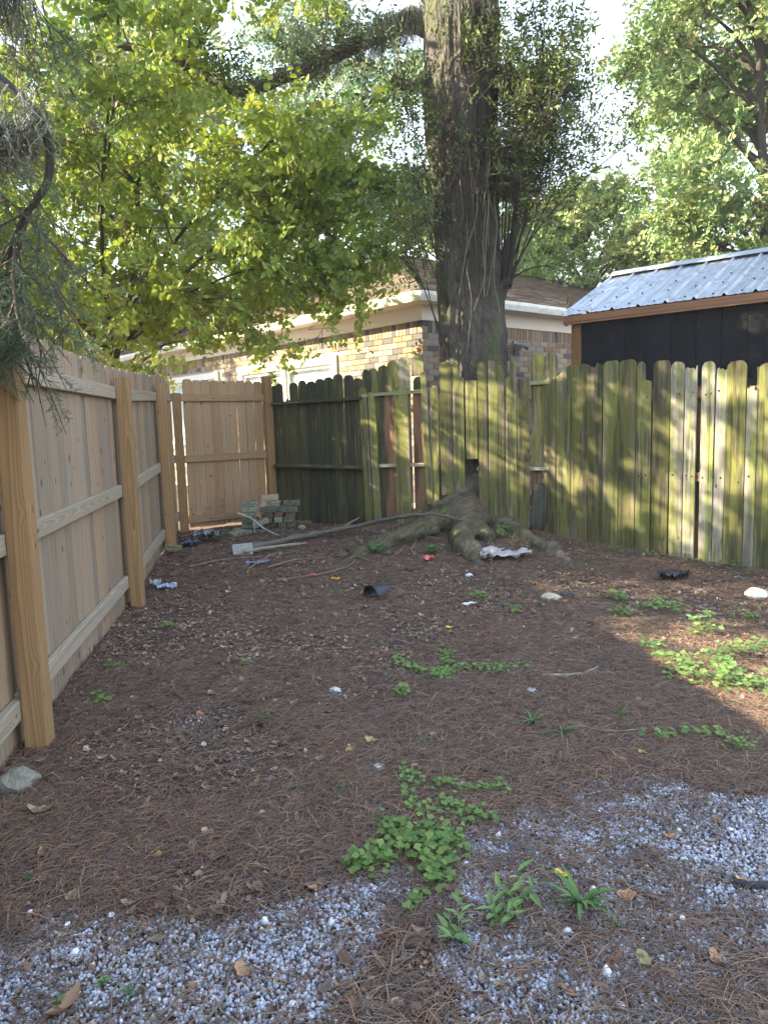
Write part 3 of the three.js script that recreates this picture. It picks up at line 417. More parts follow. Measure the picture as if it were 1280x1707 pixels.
// ------------------------------------------------------------------ openings in the crowns: directions in which the sun comes through
const sA = V(0, 1, 0).cross(sunDir).normalize(), sB = sunDir.clone().cross(sA).normalize();
const sunGaps = [];
const gap = (x, y, z, r) => { const p = V(x, y, z); sunGaps.push([p.dot(sA), p.dot(sB), r, p.dot(sunDir)]); };
const gapOn = (A, B, s, y, r) => { const [x, z] = along(A, B, s); gap(x, y, z, r); };
const bandOn = (A, B, s0, y0, s1, y1, r) => { for (let i = 0; i < 4; i++) gapOn(A, B, lerp(s0, s1, i / 3), lerp(y0, y1, i / 3), r); };
for (const [s, y, r] of [[0.45, 2.03, 0.12], [0.65, 2.02, 0.1], [0.2, 1.97, 0.05], [0.1, 1.5, 0.07], [0.13, 1.15, 0.05], [0.55, 1.45, 0.09], [0.52, 1.12, 0.09], [0.45, 1.3, 0.06], [0.57, 0.72, 0.05], [0.93, 0.8, 0.06], [0.92, 0.58, 0.05], [2.1, 1.97, 0.11], [1.0, 1.75, 0.05], [1.1, 1.0, 0.05]]) gapOn(FA, FB, s, y, r);
bandOn(FA, FB, 1.30, 1.55, 1.62, 1.27, 0.06); bandOn(FA, FB, 1.72, 1.62, 2.0, 1.40, 0.07); bandOn(FA, FB, 1.45, 1.14, 1.78, 0.98, 0.05); bandOn(FA, FB, 1.4, 1.85, 1.7, 1.7, 0.05);
bandOn(FB, FC, 0.28, 1.62, 0.62, 1.38, 0.07); bandOn(FB, FC, 0.7, 1.62, 0.95, 1.5, 0.05); bandOn(FB, FC, 0.72, 0.6, 1.08, 0.25, 0.06); bandOn(FB, FC, 1.36, 1.72, 1.5, 1.6, 0.07); bandOn(FB, FC, 1.38, 1.2, 1.54, 0.95, 0.11); bandOn(FB, FC, 1.38, 0.55, 1.52, 0.2, 0.1); bandOn(FB, FC, 1.62, 1.12, 1.95, 0.85, 0.1); bandOn(FB, FC, 1.95, 1.45, 2.25, 1.2, 0.1); bandOn(FB, FC, 1.75, 0.4, 2.1, 0.3, 0.05); bandOn(FB, FC, 0.95, 0.95, 1.1, 0.8, 0.05);
for (const [x, z, r] of [[1.75, -4.1, 0.26], [2.1, -4.15, 0.32], [1.62, -3.75, 0.24], [1.95, -3.65, 0.3], [2.35, -3.85, 0.32], [1.6, -3.4, 0.22], [1.9, -3.3, 0.25], [1.55, -3.0, 0.15], [2.0, -4.5, 0.1], [2.3, -5.75, 0.06], [2.75, -5.6, 0.08], [1.6, -4.75, 0.05], [2.9, -5.2, 0.1]]) gap(x, 0, z, r);
gap(3.7, 2.3, -7.9, 0.1);
const houseM = new THREE.Matrix4().makeRotationY(Math.atan2(0.652, 0.758)).setPosition(0.62, 0, -10.8).invert(), hS = sunDir.clone().transformDirection(houseM), _hp = V();
function sunClear(p, pad = 0.05) {                          // true where foliage is missing and the sun passes
  const a = p.dot(sA), b = p.dot(sB), d = p.dot(sunDir);
  for (const g of sunGaps) if (d > g[3] + 0.3) { const x = a - g[0], y = b - g[1], r = g[2] + pad; if (x * x + y * y < r * r) return true; }
  _hp.copy(p).applyMatrix4(houseM); if (_hp.x < -0.4) { const k = _hp.x / hS.x, y = _hp.y - k * hS.y, z = _hp.z - k * hS.z; if (y > 1.6 && y < 3.7 && z < 0.1 && z > -9) return n3(y * 2.2 + 3, z * 1.3) < 0.8; }
  return false;
}

// ------------------------------------------------------------------ leaves and sprigs
function leaf(mb, at, dir, nrm, L, W, c, style) {           // folded, slightly drooping blade; 3 stations along the midrib
  const side = V().crossVectors(dir, nrm).normalize(), up = V().crossVectors(side, dir).normalize(), P = (t, w, h) => at.clone().addScaledVector(dir, t * L).addScaledVector(side, w * W).addScaledVector(up, h * L - 0.12 * L * t * t);
  const w1 = style === 'oak' ? 0.30 : 0.5, w2 = style === 'oak' ? 0.46 : 0.36, b = P(0, 0, 0), m1 = P(0.34, 0, -0.05), m2 = P(0.72, 0, -0.05), tip = P(1, 0, 0), l1 = P(0.3, w1, 0.06), l2 = P(0.7, w2, 0.04), r1 = P(0.3, -w1, 0.06), r2 = P(0.7, -w2, 0.04);
  const q = (...k) => { const n = V().subVectors(k[1], k[0]).cross(V().subVectors(k[2], k[0])).normalize(), i = k.map((p) => mb.v(p, n, 0, 0, c)); mb.tri(i[0], i[1], i[2]); if (k[3]) mb.tri(i[0], i[2], i[3]); };
  q(b, m1, l1); q(m1, m2, l2, l1); q(m2, tip, l2); q(b, r1, m1); q(m1, r1, r2, m2); q(m2, r2, tip);
}
function sprig(sd, o) {                                     // a twig along +y with leaves to both sides
  reseed(sd); const mb = new MB(), N = o.n, len = o.len, bend = rr(-0.2, 0.2), pt = (t) => V(bend * t * t * len, t * len, 0.1 * len * Math.sin(t * 3 + sd));
  if (o.twig) mb.tube([pt(0), pt(0.5), pt(1)], [o.twig, o.twig * 0.7, o.twig * 0.3], 3, col(...(o.twigC ?? [0.09, 0.07, 0.045])));
  for (let i = 0; i < N; i++) {
    const t = (i + 0.6) / N, g = (i % 2 ? 1 : -1) * rr(0.5, 1.3) + (o.round ? rr(-3, 3) : 0), d = V(Math.cos(g * 0.3) * (i % 2 ? 1 : -1), rr(0.1, 0.7) + (i === N - 1 ? 1 : 0), Math.sin(g) * rr(0.2, 1)).normalize(), n = V(rr(-0.5, 0.5), rr(-0.2, 0.6), rr(0.3, 1)).normalize(), L = o.L * rr(0.65, 1.15), k = rr(0.75, 1.25), y = rr(0.8, 1.25);
    leaf(mb, pt(t), d, n, L, L * o.W * rr(0.85, 1.1), col(o.c[0] * k * y, o.c[1] * k, o.c[2] * k), o.style);
  }
  return mb.geo();
}
const leafMat = (rough = 0.7, tr = 0.45) => new THREE.MeshPhysicalMaterial({ vertexColors: true, roughness: rough, transmission: tr, thickness: 0, side: THREE.DoubleSide, specularIntensity: 0.5 });
const barkTex = pix(512, 512, (x, y) => { const a = n3(x * 0.11, y * 0.018), b = fbm(x * 0.06, y * 0.03, 1, 4), c = n3(x * 0.4, y * 0.1); return clamp(0.15 + 0.5 * a * b * 2 + 0.25 * c); });
const barkM = std({ map: pix(512, 512, (x, y) => { const b = fbm(x * 0.06, y * 0.03, 1, 4), c = n3(x * 0.3, y * 0.08), l = sstep(0.62, 0.7, fbm(x * 0.035, y * 0.03, 8, 3)); return mix3([0.056 * (0.5 + b), 0.046 * (0.5 + b), 0.033 * (0.5 + b)].map((v) => v * (0.6 + 0.8 * c)), [0.07, 0.072, 0.054], 0.35 * l); }, true), bumpMap: barkTex, bumpScale: 0.02, vertexColors: true });
const twigM = std({ vertexColors: true, roughness: 0.9 });

// crown builder: limbs by hand, side branches and twigs by rule, sprigs at the twigs
function crown(limbs, o) {
  const wood = new MB(), twigs = new MB(), sp = []; const up = V(0, 1, 0);
  const path = (p, d, len, droop, wob, n = 5) => { const pts = [p.clone()], q = p.clone(), v = d.clone(); for (let i = 0; i < n; i++) { v.add(V(gauss() * wob, gauss() * wob * 0.7 - droop, gauss() * wob)).normalize(); q.addScaledVector(v, len / n); pts.push(q.clone()); } return pts; };
  const put = (p, d, k) => { if (o.cull && o.cull(p)) return; const q = new THREE.Quaternion().setFromUnitVectors(up, d), r = new THREE.Quaternion().setFromAxisAngle(up, rr(0, 6.28)), s = (o.size ?? 1) * rr(0.75, 1.2); sp.push({ m: new THREE.Matrix4().compose(p, q.multiply(r), V(s, s, s)), c: o.tint(p) }); };
  const dirAway = (t, sp2) => { const a = V(gauss(), gauss() * 0.6 + (o.lift ?? 0.1), gauss()).normalize(); return a.addScaledVector(t, sp2).normalize(); };
  for (const lb of limbs) {
    const pts = curve(lb.p, lb.p.length * 4), n = pts.length - 1; const rad = pts.map((_, i) => lerp(lb.r0, lb.r1, Math.pow(i / n, 0.8)) * rr(0.94, 1.06)); wood.tube(pts, rad, lb.r0 > 0.08 ? 10 : 6, null, 1);
    const L = lb.p.length ? pts.reduce((s, p, i) => i ? s + p.distanceTo(pts[i - 1]) : 0, 0) : 0, nb = Math.round(L * (lb.dens ?? o.dens));
    for (let b = 0; b < nb; b++) {
      const t = Math.pow(lerp(lb.from ?? 0.25, 1, (b + rnd()) / nb), 0.9), i = Math.min(n - 1, Math.floor(t * n)), tan = V().subVectors(pts[i + 1], pts[i]).normalize(), len = o.l1 * rr(0.5, 1.2) * (1.1 - 0.4 * t), bp = path(pts[i], dirAway(tan, 0.5), len, o.droop, 0.22);
      twigs.tube(bp, bp.map((_, k) => lerp(Math.min(rad[i] * 0.5, 0.016), 0.003, k / 5)), 4, col(0.085, 0.062, 0.042));
      for (let c = 0; c < o.n2; c++) {
        const u = rr(0.15, 1) * 4.99, k = Math.floor(u), bt = V().subVectors(bp[k + 1], bp[k]).normalize(), q0 = bp[k].clone().lerp(bp[k + 1], u - k), tp = path(q0, dirAway(bt, 0.7), o.l2 * rr(0.5, 1.2), o.droop * 1.4, 0.25, 4);
        twigs.tube([tp[0], tp[2], tp[4]], [0.004, 0.003, 0.0015], 3, col(0.085, 0.062, 0.042));
        for (let e = 0; e < o.n3; e++) { const w = (e + rnd()) / o.n3 * 3.99, j = Math.floor(w); put(tp[j].clone().lerp(tp[j + 1], w - j), dirAway(V().subVectors(tp[j + 1], tp[j]).normalize(), 0.9), e); }
      }
    }
  }
  return { wood: wood.geo(), twigs: twigs.geo(), sp };
}
function plant(root, cr, barkMat, sprigs, mat) {
  part(root, 'limbs', cr.wood, barkMat); part(root, 'twigs', cr.twigs, twigM).userData.kind = 'stuff';
  sprigs.forEach((g, k) => { const l = cr.sp.filter((_, i) => i % sprigs.length === k); if (l.length) copies('foliage', g, mat, l, root); });
}
const greenTint = (a, b, sc = 0.7) => (p) => { const t = clamp(fbm(p.x * sc, p.y * sc, p.z * sc, 2) * 1.6 - 0.3 + rr(-0.25, 0.25)); return col(lerp(a[0], b[0], t), lerp(a[1], b[1], t), lerp(a[2], b[2], t)); };

// ---- many-stemmed broadleaf tree behind the pine fence
{
  const sprigs = [1, 2, 3, 4].map((k) => sprig(600 + k, { n: 9, len: 0.30, L: 0.095, W: 0.78, c: [0.245, 0.33, 0.052], twig: 0.0016 })), lm = leafMat(0.75, 0.55);
  reseed(610); const t = thing('broadleaf_tree', 'forked yellow-green broadleaf tree standing just behind the new pine fence', 'tree', [0, 0, 0]);
  const limbs = [
    { p: [[-3.68, 0, -10.35], [-3.64, 1.2, -10.3], [-3.61, 2.3, -10.3]], r0: 0.085, r1: 0.07, dens: 0 },
    { p: [[-3.61, 2.25, -10.3], [-3.35, 3.1, -10.3], [-3.13, 3.88, -10.2], [-3.05, 4.57, -10.1], [-2.5, 5.53, -9.9], [-2.1, 6.8, -9.7]], r0: 0.055, r1: 0.012 },
    { p: [[-3.06, 4.5, -10.1], [-3.45, 5.04, -10.0], [-3.85, 5.9, -9.8], [-4.0, 7.2, -9.6]], r0: 0.03, r1: 0.01, from: 0.1 },
    { p: [[-3.61, 2.25, -10.3], [-4.1, 3.2, -10.2], [-4.6, 3.9, -10.0], [-5.3, 5.2, -9.8]], r0: 0.045, r1: 0.012 },
    { p: [[-3.5, 2.45, -10.3], [-2.7, 3.2, -10.0], [-1.55, 3.86, -9.7], [-0.7, 3.75, -9.5], [-0.1, 3.35, -9.4]], r0: 0.035, r1: 0.008 },
    { p: [[-3.35, 3.0, -10.3], [-2.3, 3.9, -9.6], [-1.3, 4.6, -9.2], [-0.6, 5.0, -9.0]], r0: 0.03, r1: 0.008 },
    { p: [[-3.6, 2.5, -10.3], [-3.3, 3.5, -9.3], [-2.9, 4.2, -8.4], [-2.55, 4.6, -7.7]], r0: 0.04, r1: 0.01 },
    { p: [[-3.62, 2.4, -10.3], [-4.2, 3.4, -9.0], [-4.6, 4.1, -7.8], [-4.7, 4.5, -6.7]], r0: 0.04, r1: 0.01 },
    { p: [[-2.6, 5.4, -9.9], [-1.9, 6.2, -9.6], [-1.0, 7.0, -9.3]], r0: 0.025, r1: 0.008, from: 0.1 },
    { p: [[-3.62, 2.4, -10.3], [-3.9, 2.9, -9.6], [-4.5, 3.1, -8.7], [-5.0, 3.2, -7.9]], r0: 0.025, r1: 0.008 },
    { p: [[-3.62, 2.35, -10.3], [-2.9, 2.75, -9.9], [-2.2, 2.95, -9.5], [-1.6, 2.9, -9.2]], r0: 0.02, r1: 0.006 },
    { p: [[-3.62, 1.9, -10.3], [-3.2, 2.3, -9.9], [-2.7, 2.45, -9.7], [-2.1, 2.5, -9.6]], r0: 0.015, r1: 0.005, dens: 6.5 },
    { p: [[-3.62, 1.9, -10.3], [-3.9, 2.3, -9.7], [-4.1, 2.45, -9.1], [-4.3, 2.5, -8.4]], r0: 0.015, r1: 0.005, dens: 6.5 },
    { p: [[-3.2, 2.3, -10.3], [-2.4, 2.9, -10.5], [-1.9, 3.0, -10.4], [-1.2, 2.7, -10.2]], r0: 0.012, r1: 0.005, dens: 6 },
    { p: [[-2.4, 3.1, -9.8], [-1.5, 3.3, -9.5], [-0.9, 3.1, -9.35], [-0.4, 2.75, -9.25]], r0: 0.015, r1: 0.005, dens: 6 },
    { p: [[-1.55, 3.86, -9.7], [-0.9, 4.3, -9.3], [-0.3, 4.3, -9.1]], r0: 0.012, r1: 0.005, dens: 6 },
    { p: [[-2.9, 4.2, -8.5], [-2.6, 5.3, -8.2], [-2.4, 6.3, -7.8]], r0: 0.02, r1: 0.008, from: 0.1 },
    { p: [[-4.6, 4.1, -8.0], [-4.9, 5.5, -7.8], [-5.2, 6.8, -7.2]], r0: 0.025, r1: 0.01, from: 0.1 },
  ];
  const cr = crown(limbs, { dens: 4.7, l1: 1.15, n2: 5, l2: 0.55, n3: 4, droop: 0.07, tint: greenTint([0.62, 0.72, 0.7], [1.25, 1.15, 0.9]), cull: (p) => sunClear(p) || (p.y < 2.05 && p.x > -3.2) || (p.x > -2.75 && p.y < 3.0 && rnd() < 0.62) || (p.x > 0.25) || (p.y < 2.0) });
  console.log('broadleaf sprigs', cr.sp.length); plant(t, cr, barkM, sprigs, lm);
}
// ---- tall thin-leaved trees close behind, to the side, out of view for the most part: they shade the yard
{
  const sprigs = [1, 2].map((k) => sprig(640 + k, { n: 10, len: 0.34, L: 0.085, W: 0.6, c: [0.15, 0.23, 0.05], twig: 0.0016 })), lm = leafMat(0.75, 0.45);
  reseed(645); const t = thing('broadleaf_tree', 'leafy tree beyond the pine fence at the picture edge shading the yard', 'tree');
  const cr = crown([
    { p: [[-6.6, 0, -5.6], [-6.5, 2, -5.6], [-6.3, 3.6, -5.7]], r0: 0.13, r1: 0.09, dens: 0 },
    { p: [[-6.3, 3.5, -5.7], [-5.9, 4.6, -5.5], [-5.4, 5.8, -5.4], [-5.0, 7.2, -5.6]], r0: 0.07, r1: 0.015 },
    { p: [[-6.4, 2.6, -5.7], [-5.9, 3.2, -6.4], [-5.3, 3.6, -7.1], [-4.8, 3.8, -7.6]], r0: 0.04, r1: 0.01 },
    { p: [[-6.4, 2.5, -5.7], [-5.8, 3.0, -5.0], [-5.2, 3.4, -4.3], [-4.8, 3.6, -3.6]], r0: 0.04, r1: 0.01 },
    { p: [[-6.4, 3.0, -5.7], [-5.6, 3.7, -5.6], [-4.8, 4.2, -5.4], [-4.2, 4.5, -5.2]], r0: 0.04, r1: 0.01 },
    { p: [[-6.3, 3.4, -5.7], [-6.4, 4.6, -6.4], [-6.2, 5.8, -7.2], [-5.8, 6.8, -8.0]], r0: 0.05, r1: 0.01 },
    { p: [[-6.3, 3.4, -5.7], [-6.6, 4.6, -4.8], [-6.6, 5.8, -4.2]], r0: 0.05, r1: 0.01 },
  ], { dens: 6, l1: 1.25, n2: 6, l2: 0.6, n3: 4, droop: 0.06, tint: greenTint([0.7, 0.75, 0.7], [1.15, 1.1, 0.95]), cull: (p) => sunClear(p, 0.08) || p.y < 1.7 });
  console.log('side tree sprigs', cr.sp.length); plant(t, cr, barkM, sprigs, lm);
}

// ------------------------------------------------------------------ the old oak in the fence line
function surfaceNets(lo, hi, cell, f) {                     // smooth mesh of f = 0
  const n = [0, 1, 2].map((k) => Math.ceil((hi[k] - lo[k]) / cell) + 1), [nx, ny, nz] = n, F = new Float32Array(nx * ny * nz), id = (i, j, k) => (k * ny + j) * nx + i;
  for (let k = 0; k < nz; k++) for (let j = 0; j < ny; j++) for (let i = 0; i < nx; i++) F[id(i, j, k)] = f(lo[0] + i * cell, lo[1] + j * cell, lo[2] + k * cell);
  const vi = new Int32Array(nx * ny * nz).fill(-1), pos = [], idx = [], E = [[0, 1], [0, 2], [0, 4], [1, 3], [1, 5], [2, 3], [2, 6], [3, 7], [4, 5], [4, 6], [5, 7], [6, 7]];
  for (let k = 0; k < nz - 1; k++) for (let j = 0; j < ny - 1; j++) for (let i = 0; i < nx - 1; i++) {
    const v = []; let m = 0; for (let c = 0; c < 8; c++) { v[c] = F[id(i + (c & 1), j + ((c >> 1) & 1), k + (c >> 2))]; if (v[c] < 0) m++; } if (m === 0 || m === 8) continue;
    let x = 0, y = 0, z = 0, q = 0; for (const [a, b] of E) if ((v[a] < 0) !== (v[b] < 0)) { const t = v[a] / (v[a] - v[b]); x += lerp(a & 1, b & 1, t); y += lerp((a >> 1) & 1, (b >> 1) & 1, t); z += lerp(a >> 2, b >> 2, t); q++; }
    vi[id(i, j, k)] = pos.length / 3; pos.push(lo[0] + (i + x / q) * cell, lo[1] + (j + y / q) * cell, lo[2] + (k + z / q) * cell);
  }
  for (let k = 1; k < nz - 1; k++) for (let j = 1; j < ny - 1; j++) for (let i = 1; i < nx - 1; i++) for (let a = 0; a < 3; a++) {
    const d = [0, 0, 0]; d[a] = 1; const f0 = F[id(i, j, k)] < 0, f1 = F[id(i + d[0], j + d[1], k + d[2])] < 0; if (f0 === f1) continue; const b = (a + 1) % 3, c = (a + 2) % 3, at = (p, q) => { const e = [i, j, k]; e[b] -= p; e[c] -= q; return vi[id(...e)]; };
    const A = at(0, 0), B = at(1, 0), C = at(1, 1), D = at(0, 1); if (A < 0 || B < 0 || C < 0 || D < 0) continue; f0 ? idx.push(A, B, C, A, C, D) : idx.push(A, C, B, A, D, C);
  }
  const g = new THREE.BufferGeometry(); g.setAttribute('position', new THREE.Float32BufferAttribute(pos, 3)); g.setIndex(idx); return g;
}
const barkRelief = (a, y, r) => { const v = n3(a * 9, y * 1.5, r), w = n3(a * 22 + 4, y * 3.4, r + 3), x = n3(a * 46, y * 9, r + 8), rid = 1 - Math.abs(2 * v - 1), ri2 = 1 - Math.abs(2 * w - 1); return 0.04 * Math.pow(rid, 1.5) + 0.026 * ri2 + 0.011 * x - 0.042; };
const capsule = (px, py, pz, a, b, ra, rb) => { const bx = b[0] - a[0], by = b[1] - a[1], bz = b[2] - a[2], ax = px - a[0], ay = py - a[1], az = pz - a[2], t = clamp((ax * bx + ay * by + az * bz) / (bx * bx + by * by + bz * bz)), dx = ax - bx * t, dy = ay - by * t, dz = az - bz * t; return Math.sqrt(dx * dx + dy * dy + dz * dz) - lerp(ra, rb, t); };
const smin = (a, b, k) => { const h = clamp(0.5 + 0.5 * (b - a) / k); return lerp(b, a, h) - k * h * (1 - h); };
{
  reseed(700);
  const T = thing('oak_tree', 'huge old oak with thick dark trunk growing through the broken fence line', 'tree');
  const mossC = [[0.075, 0.085, 0.025], [0.11, 0.092, 0.065], [0.16, 0.15, 0.12]];
  // upper trunk
  { const NA = 150, NY = 330, y0 = 0.75, y1 = 8.6, p = [], u = [], c = [], idx = [];
    const cx = (y) => 1.09 - 0.035 * (y - 2) * (y < 4.5 ? 1 : 1) + 0.012 * Math.max(0, y - 4) * (y - 4), cz = (y) => -8.80 + 0.02 * (y - 2);
    const rad = (y) => y < 3.1 ? lerp(0.40, 0.365, sstep(0.7, 2.4, y)) : lerp(0.365, 0.405, sstep(3.1, 5.2, y)) - 0.02 * Math.max(0, y - 6);
    for (let j = 0; j <= NY; j++) for (let i = 0; i <= NA; i++) {
      const y = lerp(y0, y1, j / NY), g = i / NA * 2 * Math.PI, ca = Math.cos(g), sa = Math.sin(g); let r = rad(y) + 0.03 * Math.sin(2 * g + y) * n3(y * 0.5, 3) + 0.05 * (fbm(ca * 1.2 + 5, y * 0.8, sa * 1.2 + 5, 2) - 0.5);
      r += 0.10 * Math.exp(-(((y - 2.98) / 0.18) ** 2)) * Math.max(0, Math.cos(g - 0.25)) ** 3; r += 0.06 * Math.exp(-(((y - 4.6) / 0.5) ** 2)) * Math.max(0, Math.cos(g - 3.3)) ** 2; // burls
      const cc = (q) => n3(Math.cos(g) * q + 40, y * 0.2, Math.sin(g) * q + 40); r += barkRelief(g * 0.36 + 3 * (i === NA ? 0 : 0), y, 1) * (i === NA || i === 0 ? 1 : 1);
      p.push(cx(y) + ca * r, y, cz(y) + sa * r); u.push(i / NA * 2.4, y); const m = sstep(0.52, 0.62, fbm(ca * 2 + 3, y * 1.4, sa * 2 + 8, 3)), k = 0.75 + 0.5 * cc(3); c.push(lerp(1, 1.0, m) * k, lerp(1, 1.25, m) * k, lerp(1, 0.72, m) * k);
    }
    const w = NA + 1; for (let j = 0; j < NY; j++) for (let i = 0; i < NA; i++) { const a = j * w + i; idx.push(a, a + w, a + 1, a + 1, a + w, a + w + 1); }
    const g = new THREE.BufferGeometry(); g.setAttribute('position', new THREE.Float32BufferAttribute(p, 3)); g.setAttribute('uv', new THREE.Float32BufferAttribute(u, 2)); g.setAttribute('color', new THREE.Float32BufferAttribute(c, 3)); g.setIndex(idx); g.computeVertexNormals(); part(T, 'trunk', g, barkM); }
  // root flare
  const roots = [
    [[[0.95, 0.42, -8.5], 0.2], [[0.74, 0.32, -8.2], 0.17], [[0.45, 0.22, -7.95], 0.15], [[0.05, 0.13, -7.62], 0.105], [[-0.25, 0.07, -7.25], 0.07], [[-0.5, 0.0, -6.85], 0.05]],
    [[[1.0, 0.35, -8.45], 0.18], [[0.88, 0.27, -8.05], 0.145], [[0.78, 0.16, -7.6], 0.11], [[0.82, 0.10, -7.15], 0.11], [[0.88, -0.02, -6.7], 0.09]],
    [[[1.2, 0.25, -8.45], 0.17], [[1.3, 0.17, -8.05], 0.12], [[1.45, 0.13, -7.7], 0.1], [[1.62, 0.06, -7.2], 0.075], [[1.74, 0.01, -6.6], 0.05], [[1.78, -0.06, -6.35], 0.04]],
    [[[1.35, 0.3, -8.7], 0.2], [[1.6, 0.12, -8.4], 0.12], [[1.95, 0.08, -8.2], 0.08], [[2.4, -0.05, -8.3], 0.06]],
    [[[0.8, 0.5, -8.7], 0.22], [[0.45, 0.22, -8.75], 0.15], [[0.0, 0.08, -8.9], 0.09]],
    [[[0.45, 0.2, -7.95], 0.11], [[0.2, 0.1, -7.95], 0.08], [[-0.15, 0.06, -7.85], 0.06], [[-0.4, 0.0, -7.7], 0.04]],
    [[[1.09, 1.3, -8.82], 0.37], [[1.09, 0.6, -8.82], 0.385], [[1.09, -0.2, -8.80], 0.41]],
    [[[0.98, 0.3, -8.35], 0.12], [[1.02, 0.2, -7.95], 0.1], [[1.1, 0.06, -7.5], 0.07]],
  ];
  const f = (x, y, z) => { let d = 9; for (const r of roots) for (let i = 0; i < r.length - 1; i++) d = smin(d, capsule(x, y, z, r[i][0], r[i + 1][0], r[i][1], r[i + 1][1]), 0.09); return d + 0.11 * (fbm(x * 3.4, y * 4, z * 3.4, 2) - 0.5) + 0.04 * (n3(x * 13 + 3, y * 9, z * 13) - 0.5) + 0.016 * (n3(x * 31 + 3, y * 25, z * 31) - 0.5); };
  const g = surfaceNets([-0.75, -0.16, -9.35], [2.5, 1.0, -6.15], 0.019, f), P = g.attributes.position, uv = [], cc = [];
  for (let i = 0; i < P.count; i++) { const x = P.getX(i), y = P.getY(i), z = P.getZ(i), a = Math.atan2(z + 8.75, x - 1.09); const k = 0.016 * (n3(x * 30, y * 12, z * 30) - 0.5); P.setXYZ(i, x + Math.cos(a) * k, y + k * 0.4, z + Math.sin(a) * k); uv.push(x * 0.7 + z * 0.7, y + z * 0.35); const m = sstep(0.42, 0.56, fbm(x * 3 + 8, y * 3, z * 3 + 1, 4)), q = sstep(0.6, 0.68, fbm(x * 6, y * 6 + 4, z * 6, 3)), v = 0.8 + 0.5 * n3(x * 9, y * 9, z * 9); cc.push(lerp(1.6, 1.15, m) * v * (1 + 0.5 * q), lerp(1.42, 1.2, m) * v * (1 + 0.5 * q), lerp(1.22, 0.78, m) * v * (1 + 0.5 * q)); }
  g.setAttribute('uv', new THREE.Float32BufferAttribute(uv, 2)); g.setAttribute('color', new THREE.Float32BufferAttribute(cc, 3)); g.computeVertexNormals(); part(T, 'root_flare', g, barkM);

  // limbs, sprouts and foliage
  const sprigs = [1, 2, 3].map((k) => sprig(720 + k, { n: 10, len: 0.26, L: 0.062, W: 0.5, c: [0.105, 0.15, 0.037], twig: 0.0016, style: 'oak', round: true })), lm = leafMat(0.6, 0.35);
  reseed(731);
  const limbs = [
    { p: [[0.75, 5.6, -8.7], [0.45, 5.75, -8.8], [0.05, 5.72, -9.0], [-0.4, 5.63, -9.2], [-1.0, 5.5, -9.4], [-1.6, 5.42, -9.6], [-2.3, 5.9, -9.9], [-3.2, 6.2, -10]], r0: 0.13, r1: 0.05, from: 0.15, dens: 5 },
    { p: [[0.80, 5.05, -8.65], [0.62, 5.08, -8.6], [0.42, 4.98, -8.55], [0.22, 5.05, -8.5]], r0: 0.09, r1: 0.05, dens: 1 },
    { p: [[1.2, 5.9, -8.6], [1.8, 6.4, -8.3], [2.6, 6.7, -8.0], [3.4, 7.0, -7.6]], r0: 0.12, r1: 0.03, dens: 7, from: 0.1 },
    { p: [[1.0, 6.2, -8.5], [0.9, 6.7, -7.6], [0.6, 7.1, -6.6], [0.3, 7.3, -5.6]], r0: 0.12, r1: 0.03, dens: 6, from: 0.05 },
    { p: [[0.8, 6.6, -8.7], [0.2, 7.0, -8.3], [-0.6, 7.2, -7.9], [-1.6, 7.3, -7.4]], r0: 0.1, r1: 0.03, dens: 6, from: 0.1 },
    { p: [[1.2, 6.8, -8.8], [1.5, 7.4, -9.4], [2.2, 7.8, -10]], r0: 0.1, r1: 0.03, dens: 5 },
  ];
  limbs.push({ p: [[2.5, 6.7, -8.0], [2.65, 6.1, -7.5], [2.5, 5.5, -7.2], [2.25, 5.0, -7.0]], r0: 0.03, r1: 0.006, dens: 2, from: 0.3 });
  limbs.push({ p: [[0.95, 6.6, -8.4], [0.9, 6.4, -7.9], [0.85, 6.0, -7.6], [0.7, 5.6, -7.5]], r0: 0.04, r1: 0.006, dens: 9, from: 0.3 }, { p: [[1.1, 6.7, -8.4], [1.25, 6.4, -8.0], [1.35, 6.0, -7.8], [1.45, 5.5, -7.75]], r0: 0.03, r1: 0.006, dens: 9, from: 0.3 });
  // thin upright sprouts on the far side of the trunk and around the burl
  for (let i = 0; i < 30; i++) { const a = rr(-0.2, 0.45), x0 = 1.43 + rr(-0.04, 0.05), z0 = -8.62 + rr(-0.15, 0.25), h = rr(1.2, 2.7), dx = rr(0.05, 0.75) * h * (i % 3 === 0 ? 0.8 : 0.32); limbs.push({ p: [[x0, 2.85 + rr(-0.05, 0.15), z0], [x0 + dx * 0.35, 2.95 + h * 0.35, z0 + rr(-0.05, 0.1)], [x0 + dx * 0.7, 2.95 + h * 0.7, z0 + rr(-0.15, 0.3)], [x0 + dx * 1.15, 2.95 + h, z0 + rr(-0.3, 0.5)]], r0: 0.011, r1: 0.004, dens: 4.2, from: 0.35 }); }
  limbs.push({ p: [[1.47, 2.95, -8.5], [1.75, 3.4, -8.35], [2.2, 3.85, -8.2], [2.75, 4.25, -8.1]], r0: 0.014, r1: 0.005, dens: 9, from: 0.4 }, { p: [[1.47, 2.9, -8.5], [1.62, 2.98, -8.4], [1.85, 3.0, -8.3], [2.0, 2.85, -8.25]], r0: 0.01, r1: 0.004, dens: 6, from: 0.4 });
  for (let i = 0; i < 7; i++) { const x0 = 0.72 - rr(0, 0.05), y0 = 2.0 + rr(0, 1.5); limbs.push({ p: [[x0 + 0.08, y0, -8.55], [x0 - 0.08, y0 + 0.4, -8.5], [x0 - 0.12 - rr(0, 0.2), y0 + 1.0, -8.5 + rr(-0.1, 0.2)], [x0 - 0.15 - rr(0, 0.35), y0 + 1.5, -8.45]], r0: 0.012, r1: 0.004, dens: 1.6, from: 0.3 }); }
